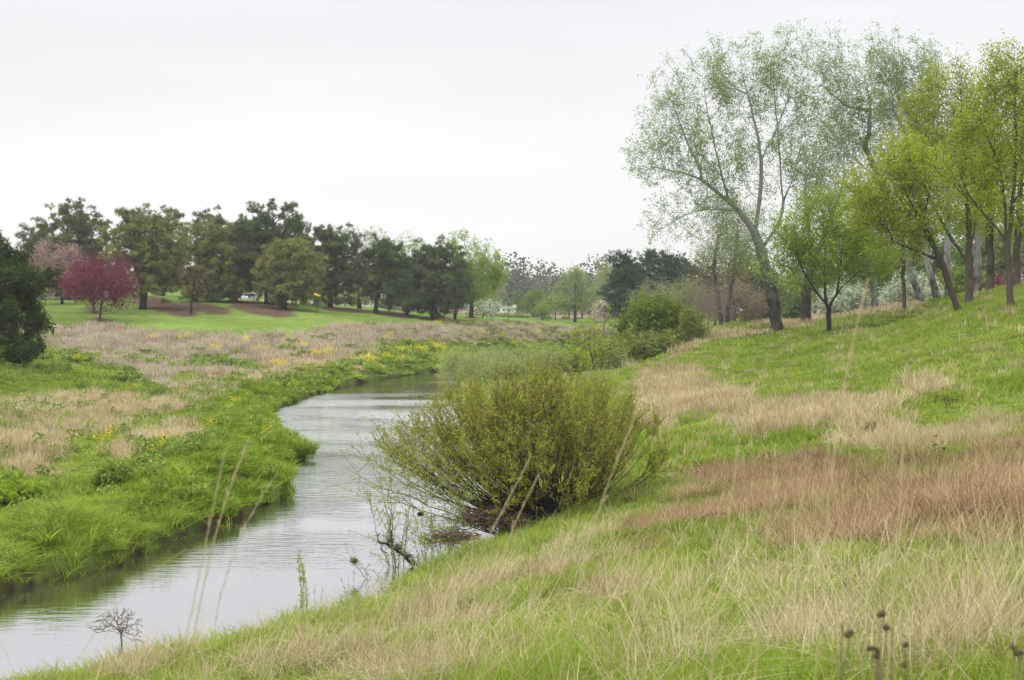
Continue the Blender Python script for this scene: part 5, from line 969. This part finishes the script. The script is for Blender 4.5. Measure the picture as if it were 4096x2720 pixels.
# ------------------------------------------------------------------ out of focus stalks and seed heads close to the camera
MS = flat_mat('dry_stalk', (0.42, 0.34, 0.17), 0.8, 0.2, noise=0.3, scale=30)
MS2 = flat_mat('pale_seed_plume', (0.5, 0.42, 0.27), 0.9, 0.1, noise=0.2, scale=30)
def tall_stalk(label, pts, d, w=0.0035, plume=True, seed=0, dend=None):
    r = np.random.default_rng(300 + seed); w = w * 0.52; ds = np.linspace(d, dend or d, len(pts)); P = np.array([Pt(u, v, dd) for (u, v), dd in zip(pts, ds)])
    # carry the stalk down to the ground it grows from
    g = H1(P[0, 0], P[0, 1]); dirn = P[0] - P[1]; dirn /= abs(dirn[2]) + 1e-6; foot = P[0] + dirn * max(0.0, P[0, 2] - g); foot[2] = g - 0.02; P = np.vstack([foot, P])
    t = np.concatenate([[0], np.cumsum(np.linalg.norm(np.diff(P, axis=0), axis=1))]); tt = np.linspace(0, t[-1], 24); Q = np.stack([np.interp(tt, t, P[:, i]) for i in range(3)], -1)
    for _ in range(4): Q[1:-1] = Q[:-2] * .25 + Q[1:-1] * .5 + Q[2:] * .25
    o = empty('grass_stalk', tuple(foot), label, 'grass stalk', 'tall dry grass stalks close to the camera')
    V, Fq = stem_tube(Q, w, w * .5, 5); mesh_obj('stem', V, Fq, MS, o, smooth=True)
    if plume:
        A = Acc(); A.add(*stem_tube(Q[-9:] + np.array([0.0004, 0, 0]), w * .52, w * .5, 5))
        for k in range(16):
            f_ = k / 16 * 6.9; i_ = int(f_); q = Q[-8 + i_] * (1 - f_ + i_) + Q[-7 + i_] * (f_ - i_); v = (Q[-1] - Q[-8]); v /= np.linalg.norm(v); e = q + (v + r.normal(size=3) * .22) * 0.022; A.add(*stem_tube(np.array([q, (q + e) / 2, e]), 0.0014, 0.0006, 3))
        V, Fq, _ = A.get(); mesh_obj('plume', V, Fq, MS2, o)
D = lambda *a: [(u * K, v * K) for u, v in a]
tall_stalk('dry stalk rising over the left side of the river, thickest of the left trio', D((430, 1565), (470, 1330), (520, 1130), (575, 1010)), 3.2, 0.0042, seed=1)
tall_stalk('thin dry stalk just left of the thickest one over the river', D((410, 1568), (455, 1340), (490, 1180), (520, 1030)), 3.0, 0.0028, seed=2)
tall_stalk('dry stalk bending far right over the river, right of the trio', D((470, 1568), (520, 1300), (560, 1200), (640, 1090)), 3.6, 0.002, seed=3)
tall_stalk('arched dry stalk curving over the bare sapling to the right', D((150, 1568), (215, 1450), (300, 1345), (360, 1300), (430, 1265)), 3.4, 0.0022, False, seed=4)
tall_stalk('pair stalk crossing the willow bush, left one', D((970, 1568), (1090, 1300), (1170, 1160), (1225, 1050)), 3.6, 0.0032, seed=5)
tall_stalk('pair stalk crossing the willow bush, right one', D((1080, 1568), (1140, 1310), (1200, 1170), (1245, 1090)), 3.6, 0.0028, seed=6)
tall_stalk('stalk rising over the right side of the willow bush', D((1290, 1568), (1350, 1250), (1400, 1110), (1465, 960)), 3.1, 0.0038, seed=7)
tall_stalk('long stalk slanting from the bottom middle up to the right', D((1100, 1568), (1290, 1420), (1450, 1260), (1520, 1180)), 2.9, 0.003, False, seed=8)
tall_stalk('upright stalk over the brown thatch, left of the centre of the hillside', D((1640, 1568), (1665, 1300), (1690, 1130), (1705, 1010)), 2.9, 0.004, seed=9)
tall_stalk('upright stalk second over the brown thatch', D((1740, 1568), (1760, 1320), (1775, 1180), (1790, 1060)), 3.0, 0.0034, seed=10)
tall_stalk('tallest blurred stalk reaching up to the small maple', D((1880, 1568), (1900, 1250), (1930, 950), (1975, 730), (2002, 640)), 2.7, 0.0038, seed=11)
tall_stalk('stalk leaning left of the tallest blurred one', D((1990, 1568), (1960, 1350), (1925, 1150), (1905, 1000)), 3.0, 0.003, seed=12)
tall_stalk('long thick stalk slanting up right through lower right grass', D((1390, 1568), (1500, 1470), (1680, 1340), (1780, 1290)), 2.6, 0.0032, False, seed=13)
tall_stalk('stalk beside the seed heads at lower right', D((2045, 1568), (2062, 1350), (2075, 1150), (2085, 1000)), 2.9, 0.0036, seed=14)
tall_stalk('faint stalk near the right edge crossing the seed heads', D((2190, 1568), (2215, 1430), (2235, 1330)), 3.1, 0.003, seed=15)
tall_stalk('low arching stalk in front of the tan grass at bottom centre', D((640, 1568), (760, 1440), (880, 1330), (960, 1290)), 3.3, 0.002, False, seed=16)

MH = flat_mat('seed_head', (0.10, 0.072, 0.045), 0.95, 0.05, noise=0.5, scale=90)
MT = flat_mat('brown_stem', (0.17, 0.13, 0.085), 0.9, 0.1, noise=0.2, scale=30)
def seed_plant(label, foot, d, hs):
    r = np.random.default_rng(int(foot)); x = (foot - CX) / F * d; g = H1(x, d); root = np.array([x, d, g]); o = empty('coneflower_plant', tuple(root), label, 'seed head plant', 'dried seed head plants at lower right')
    A = Acc(); fork = None
    for (u, v, s) in hs:
        p = Pt(u, v, d + r.normal(0, .05)); a = root.copy() if fork is None else fork + (p - fork) * 0; P = curve_stem(a, p, r.normal(size=3) * 0.02, 8, r, 0.03); A.add(*stem_tube(P, 0.0022, 0.0014, 5))
        if fork is None: fork = P[4]
    V, Fq, _ = A.get(); mesh_obj('stem', V, Fq, MT, o, smooth=True)
    for (u, v, s) in hs:
        p = Pt(u, v, d); rad = s * K / 2.3 / F * d; n1, n2 = 14, 9; th = np.linspace(0, pi, n2)[:, None]; ph = np.arange(n1)[None] * 2 * pi / n1
        bump = 1 + 0.10 * np.cos(ph * 7) * np.sin(th * 6); Vh = np.stack([np.sin(th) * np.cos(ph) * bump, np.sin(th) * np.sin(ph) * bump, (np.cos(th) * 0.85) * np.ones_like(ph)], -1).reshape(-1, 3) * rad + p
        i = np.arange(n1 * n2).reshape(n2, n1); Fh = np.stack([i[:-1], np.roll(i, -1, 1)[:-1], np.roll(i, -1, 1)[1:], i[1:]], -1).reshape(-1, 4)
        spk = r.normal(size=(90, 3)); spk /= np.linalg.norm(spk, axis=1)[:, None]; Vs, Fs = tubes(p + spk * rad * .85, p + spk * rad * 1.2, np.full(90, .0007), np.full(90, .0003), 3)
        mesh_obj('seed_head', np.concatenate([Vh, Vs]), np.concatenate([Fh, Fs + len(Vh)]), MH, o, smooth=True)
def _k(*hs): return [(u * K, v * K, s) for u, v, s in hs]
seed_plant('dried stem with three brown seed heads, tallest at lower right', 2038 * K, 3.1, _k((2034, 1415, 19), (2043, 1446, 18), (2028, 1418, 12)))
seed_plant('dried stem with one dark paired seed head left of the tallest', 1960 * K, 3.0, _k((1955, 1463, 20), (1962, 1460, 14)))
seed_plant('dried low stem with four small brown seed heads', 2015 * K, 3.2, _k((2004, 1495, 14), (2013, 1495, 13), (2024, 1500, 14), (2021, 1513, 15)))
seed_plant('dried stem with two seed heads one above the other', 2088 * K, 3.2, _k((2088, 1487, 15), (2087, 1533, 15)))
seed_plant('dried stem with three seed heads at the right edge', 2345 * K, 3.1, _k((2336, 1492, 16), (2344, 1507, 15), (2354, 1505, 14)))

def build_hill_bits():
    # dark stalks, dead umbels and a rock on the right hillside
    M = flat_mat('dead_weed', (0.07, 0.05, 0.035), 0.95, 0.1, noise=0.3)
    r = np.random.default_rng(51); L = [(858, 574, 680), (1703 - 845, 0, 0)]
    def weed(label, u, vb, vt, d, heads_=5, w=0.008, hd=0.03, spread=0.12):
        x = (u - CX) / F * d; g = H1(x, d); top = Pt(u, vt, d); top[2] = max(top[2], g + 0.4); root = np.array([x, d, g - .02]); A = Acc(); A.add(*stem_tube(curve_stem(root, top, r.normal(size=3) * .04, 6, r, .05), w, w * .5, 4))
        for _ in range(heads_):
            e = top + r.normal(size=3) * np.array([spread, spread, spread * .6]); A.add(*stem_tube(np.array([top - (0, 0, spread), (top + e) / 2, e]), w * .4, w * .3, 3)); V, Fq, va = quads(r, e + r.normal(size=(7, 3)) * hd * .5, hd); A.add(V, Fq)
        V, Fq, _ = A.get(); tag(mesh_obj('dead_weed', V, Fq, M, origin=root), label, 'dead weed', 'dark dead weeds on the right hillside')
    weed('thin dark upright stake like stem in the golden grass', 769, 443, 421, 56, 0, 0.014)
    for u, v, d, lb in [(946, 406, 50, 'dark headed dead weed at the top edge of the golden grass, right side'), (957, 404, 50, 'dark headed dead weed right beside its twin above the golden grass'), (873, 438, 46, 'dark dead weed in the middle of the hillside'),
                        (935, 450, 36, 'small dark umbel above the brown thatch'), (846, 600, 15, 'cluster of tiny black seed heads low at the right, left one'), (862, 590, 15.5, 'cluster of tiny black seed heads low at the right, right one'),
                        (460, 610, 23, 'single dark bud in the tan grass at bottom centre left'), (470, 606, 22, 'single dark bud in the tan grass at bottom centre right'), (705, 560, 22, 'dark dead weed at the lower edge of the brown thatch'), (820, 625, 13.5, 'dark dead stalk with tiny seed heads near the bottom'), (1000, 590, 15, 'dark dead weed by the right edge')]:
        weed(lb, u, v, v - 6, d, 7, 0.003 if d < 30 else 0.008, 0.018 if d < 30 else 0.07, 0.06 if d < 30 else 0.18)
    c = Pt(939, 489, 27); c[2] = H1(c[0], 27) + 0.06; n1, n2 = 12, 8; th = np.linspace(0, pi, n2)[:, None]; ph = np.arange(n1)[None] * 2 * pi / n1
    Vh = np.stack([np.sin(th) * np.cos(ph) * .2, np.sin(th) * np.sin(ph) * .15, np.cos(th) * .12 * np.ones_like(ph)], -1).reshape(-1, 3); Vh *= (1 + r.normal(size=(len(Vh), 1)) * .07); Vh += c
    i = np.arange(n1 * n2).reshape(n2, n1); Fh = np.stack([i[:-1], np.roll(i, -1, 1)[:-1], np.roll(i, -1, 1)[1:], i[1:]], -1).reshape(-1, 4)
    tag(mesh_obj('rock', Vh, Fh, flat_mat('blue_grey_stone', (0.09, 0.10, 0.115), .8, noise=.3), origin=c), 'small blue grey rock half sunk in the thatch on the right', 'rock')
    # orange marker flag in the meadow under the magenta crabapples
    d = 170; p = Pt(120, 334, d); g = H1(p[0], d); o = empty('marker_flag', (p[0], d, g), 'small orange survey flag on a wire in the pinkish meadow', 'flag'); V, Fq = stem_tube(np.array([[p[0], d, g - .05], [p[0], d, g + .6], [p[0], d, g + 1.5]]), .012, .01, 5)
    mesh_obj('wire', V, Fq, MS, o); q = np.array([p[0], d, g + 1.5]); V = np.array([q + (0, 0, 0), q + (0.28, 0.04, -.05), q + (0.26, 0.06, -.32), q + (0, 0, -.3)]); mesh_obj('flag_cloth', np.concatenate([V, V + (0, .006, 0)]), np.array([[0, 1, 2, 3], [7, 6, 5, 4]]), flat_mat('orange_cloth', (0.85, 0.16, 0.06), .7), o)
build_hill_bits()

# ------------------------------------------------------------------ cars, shed and small things beyond the pines
def prism(prof, y0, y1):
    n = len(prof); V = np.array([(x, y0, z) for x, z in prof] + [(x, y1, z) for x, z in prof], float); q = np.array([[i, (i + 1) % n, (i + 1) % n + n, i + n] for i in range(n)]); return V, [q, np.array([list(range(n))[::-1]]), np.array([list(range(n, 2 * n))])]
def disc(cx, cz, rad, y0, y1, n=18):
    return prism([(cx + rad * cos(t), cz + rad * sin(t)) for t in np.arange(n) * 2 * pi / n], y0, y1)
def build_car(label, u, d, v, group=None, heading=0.0, scale=1.0):
    x = (u - CX) / F * d; z = H1(x, d) + 0.06; c = np.array([x, d, z]); o = empty('parked_car', tuple(c), label, 'car', group); o.rotation_euler.z = heading
    P = flat_mat('white_paint', (0.72, 0.73, 0.75), 0.25, 0.6, noise=.02); G = flat_mat('dark_glass', (0.02, 0.025, 0.03), 0.08, 0.8); T = flat_mat('tyre_rubber', (0.015, 0.015, 0.015), .9); R = flat_mat('wheel_rim', (0.4, 0.4, 0.42), .35, metal=.8); LT = flat_mat('lamp_lens', (0.5, 0.08, 0.05), .2)
    def part(nm, V, Fl, m, par=o):
        ob = mesh_obj(nm, V, Fl, m, origin=(0, 0, 0)); ob.parent = par; ob.location = (0, 0, 0); return ob
    body = [(-2.2, .38), (-2.25, .62), (-2.1, .84), (-1.2, .98), (1.9, 1.02), (2.2, .95), (2.25, .5), (2.15, .34)]
    b = part('body', *prism(body, -.86, .86), P); bv = b.modifiers.new('bevel', 'BEVEL'); bv.width = .06; bv.segments = 2
    b2 = part('cabin', *prism([(-1.15, .97), (-.45, 1.52), (.2, 1.6), (1.5, 1.56), (2.05, 1.0)], -.74, .74), P); bv = b2.modifiers.new('bevel', 'BEVEL'); bv.width = .05; bv.segments = 2
    for s in (-1, 1):
        y = s * .742
        for pr in ([(-.98, 1.04), (-.42, 1.47), (.3, 1.52), (.3, 1.04)], [(.38, 1.04), (.38, 1.52), (1.36, 1.5), (1.72, 1.04)]): part('side_window', *prism(pr, *sorted((y, y + s * .012))), G)
        for wx in (-1.38, 1.4):
            w = part('wheel', *disc(wx, .33, .33, *sorted((s * .70, s * .9))), T); part('rim', *disc(wx, .33, .2, *sorted((s * .9, s * .915)), 12), R, w)
        part('headlight', *prism([(-2.27, .66), (-2.27, .78), (-2.0, .84), (-2.0, .7)], *sorted((s * .5, s * .875))), R); part('tail_light', *prism([(2.1, .7), (2.1, .95), (2.27, .9), (2.27, .7)], *sorted((s * .6, s * .875))), LT)
        part('mirror', *prism([(-.85, 1.0), (-.85, 1.14), (-.7, 1.14), (-.7, 1.0)], *sorted((s * .87, s * 1.02))), P)
    o.scale = (scale,) * 3
    return o
build_car('white car half hidden behind the pine boughs on the park road', 248, 258, 302, 'white cars')
build_car('tiny white car beyond the thin trunks of the far lawn', 570.5, 560, 315, 'white cars', heading=0.3)
def build_far_bits():
    d = 430; x = (506 - CX) / F * d; g = H1(x, d); z1 = Pt(0, 308, d)[2]; o = empty('white_shed', (x, d, g), 'long low white shed half hidden by bushes beyond the willow', 'shed')
    Wm = flat_mat('white_cladding', (0.62, 0.64, 0.66), .6, noise=.05, scale=1); Rm = flat_mat('pale_roof', (0.75, 0.76, 0.78), .5, noise=.05, scale=1); Dk = flat_mat('dark_opening', (.06, .06, .065), .6)
    def part(nm, V, Fl, m): return mesh_obj(nm, V, Fl, m, o)
    def box(x0, x1, y0, y1, z0_, z1_): V, Fl = prism([(x0, z0_), (x1, z0_), (x1, z1_), (x0, z1_)], y0, y1); return V, Fl
    part('wall', *box(x - 3.2, x + 3, d - 2, d + 2, g - .1, z1 + .1), Wm)
    V, Fl = prism([(x - 3.4, z1 + .1), (x + 1.6, z1 + .1), (x + 1.6, z1 + .45), (x - 3.4, z1 + .35)], d - 2.2, d + 2.2); part('roof', V, Fl, Rm)
    V, Fl = prism([(x + 1.62 + 1.5 * (1 - cos(t)) / 2 * 1.6, z1 - .2 + 1.3 * sin(t)) for t in np.linspace(0, pi, 9)], d - 2.2, d + 2.2); part('rounded_roof', V, Fl, Rm)
    for k in range(3): part('window', *box(x - 2.6 + k * 1.5, x - 1.8 + k * 1.5, d - 2.03, d - 2.0, z1 - .9, z1 - .35), Dk)
    # little white path light left of the parked car, yellow panel among the pine boughs
    d = 243; p = Pt(229, 299, d); g = H1(p[0], d); o = empty('path_light', (p[0], d, g), 'small white mushroom shaped path light left of the parked car', 'path light')
    V, Fl = disc(0, 0, .09, 0, 1.25, 10); V = np.stack([V[:, 0], V[:, 2], V[:, 1]], -1) + (p[0], d, g); mesh_obj('post', V, Fl, Wm, o)
    V, Fl = disc(0, 0, .38, 1.25, 1.62, 14); V = np.stack([V[:, 0], V[:, 2], V[:, 1]], -1) + (p[0], d, g); mesh_obj('lamp_cap', V, Fl, Wm, o)
    d = 207; p = Pt(317.5, 294.5, d); Ym = flat_mat('yellow_plastic', (.75, .5, .03), .4, noise=.1)
    o = empty('yellow_panel', (p[0], d, H1(p[0], d)), 'short yellow panel showing among the boughs of the bright green pine', 'panel')  # unidentified yellow object between the branches, built as a plain panel
    V = np.array([(-1.35, 0, .55), (1.15, 0, -.35), (.8, 0, -.75), (-.4, 0, -.72), (-1.2, 0, -.1)]) * .4; V = np.concatenate([V, V + (0, .3, 0)]) + p
    mesh_obj('panel', V, [np.array([[0, 1, 2, 3, 4]]), np.array([[9, 8, 7, 6, 5]]), np.array([[i, i + 5, (i + 1) % 5 + 5, (i + 1) % 5] for i in range(5)])], Ym, o)
    g = H1(p[0], d); V, Fq = stem_tube(np.array([[p[0], d + .15, g], [p[0], d + .15, g + 1], [p[0], d + .15, p[2] - .3]]), .04, .04, 6); mesh_obj('post', V, Fq, flat_mat('dark_steel', (.05, .05, .05), .5), o)
build_far_bits()

# ------------------------------------------------------------------ far wood along the horizon and the air
def build_far_woods():
    r = np.random.default_rng(77); A = Acc(); T = Acc()
    for i in range(150):
        d = r.uniform(520, 820); u = r.uniform(250, 1150) if i > 40 else r.uniform(470, 640); x = (u - CX) / F * d; g = 5.0
        h = {0: 24, 1: 20}.get(i % 2) * r.uniform(.75, 1.15) * (d / 650) ** .3; n = 300; w = h * r.uniform(.3, .5); c = r.normal(size=(n, 3)); c /= np.linalg.norm(c, axis=1)[:, None]
        c = c * np.array([w, w, h * .48]) * (r.uniform(.2, 1, n) ** .4)[:, None] + np.array([x, d, g + h * .55]); V, Fq, va = quads(r, c, 1.3, .8); A.add(V, Fq, np.clip(va * .3 + r.uniform(0, .7), 0, 1))
        for _ in range(7):
            b = np.array([x, d, g]); e = np.array([x + r.normal() * w * .6, d + r.normal() * w * .4, g + h * r.uniform(.6, 1.0)]); T.add(*stem_tube(curve_stem(b, e, (0, 0, 0), 5, r, .12), .25, .05, 3), np.full(12, 0.05))
    V, Fq, va = A.get(); V2, F2, a2 = T.get()
    m = leaf_mat('far_wood_leaves', [(0.05, 0.048, 0.04), (0.09, 0.10, 0.065), (0.15, 0.18, 0.085), (0.12, 0.12, 0.09)], .3)
    o = mesh_obj('far_woods', np.concatenate([V, V2]), np.concatenate([Fq, F2 + len(V)]), m, var=np.concatenate([va, a2])); tag(o, 'hazy distant wood along the horizon', 'wood', kind='stuff')
    # brushy strip at the foot of the wood
    n = 9000; d = r.uniform(440, 520, n); x = r.uniform(-.3, .42, n) * d; c = np.stack([x, d, 5 + r.uniform(0, 2.6, n)], -1); V, Fq, va = quads(r, c, 1.1, .8)
    o = mesh_obj('far_brush', V, Fq, LM['brownbud'], var=va); tag(o, 'low brush beyond the far lawn', 'brush', kind='stuff')
build_far_woods()
def build_haze():
    m = bpy.data.materials.new('hazy_air'); m.use_nodes = True; nt = m.node_tree; nt.nodes.clear(); out = nt.nodes.new('ShaderNodeOutputMaterial'); p = nt.nodes.new('ShaderNodeVolumePrincipled')
    p.inputs['Color'].default_value = (0.97, 0.98, 1, 1); p.inputs['Density'].default_value = HAZE; nt.links.new(p.outputs[0], out.inputs['Volume'])
    x0, x1, y0, y1, z0, z1 = -2700, 2700, -70, 3700, -4, 60
    V = np.array([(x, y, z) for z in (z0, z1) for y in (y0, y1) for x in (x0, x1)], float); Fq = np.array([[0, 2, 3, 1], [4, 5, 7, 6], [0, 1, 5, 4], [2, 6, 7, 3], [0, 4, 6, 2], [1, 3, 7, 5]])
    tag(mesh_obj('haze', V, Fq, m), 'thin pale spring haze', 'haze', kind='stuff')
HAZE = 0.00019
build_haze()
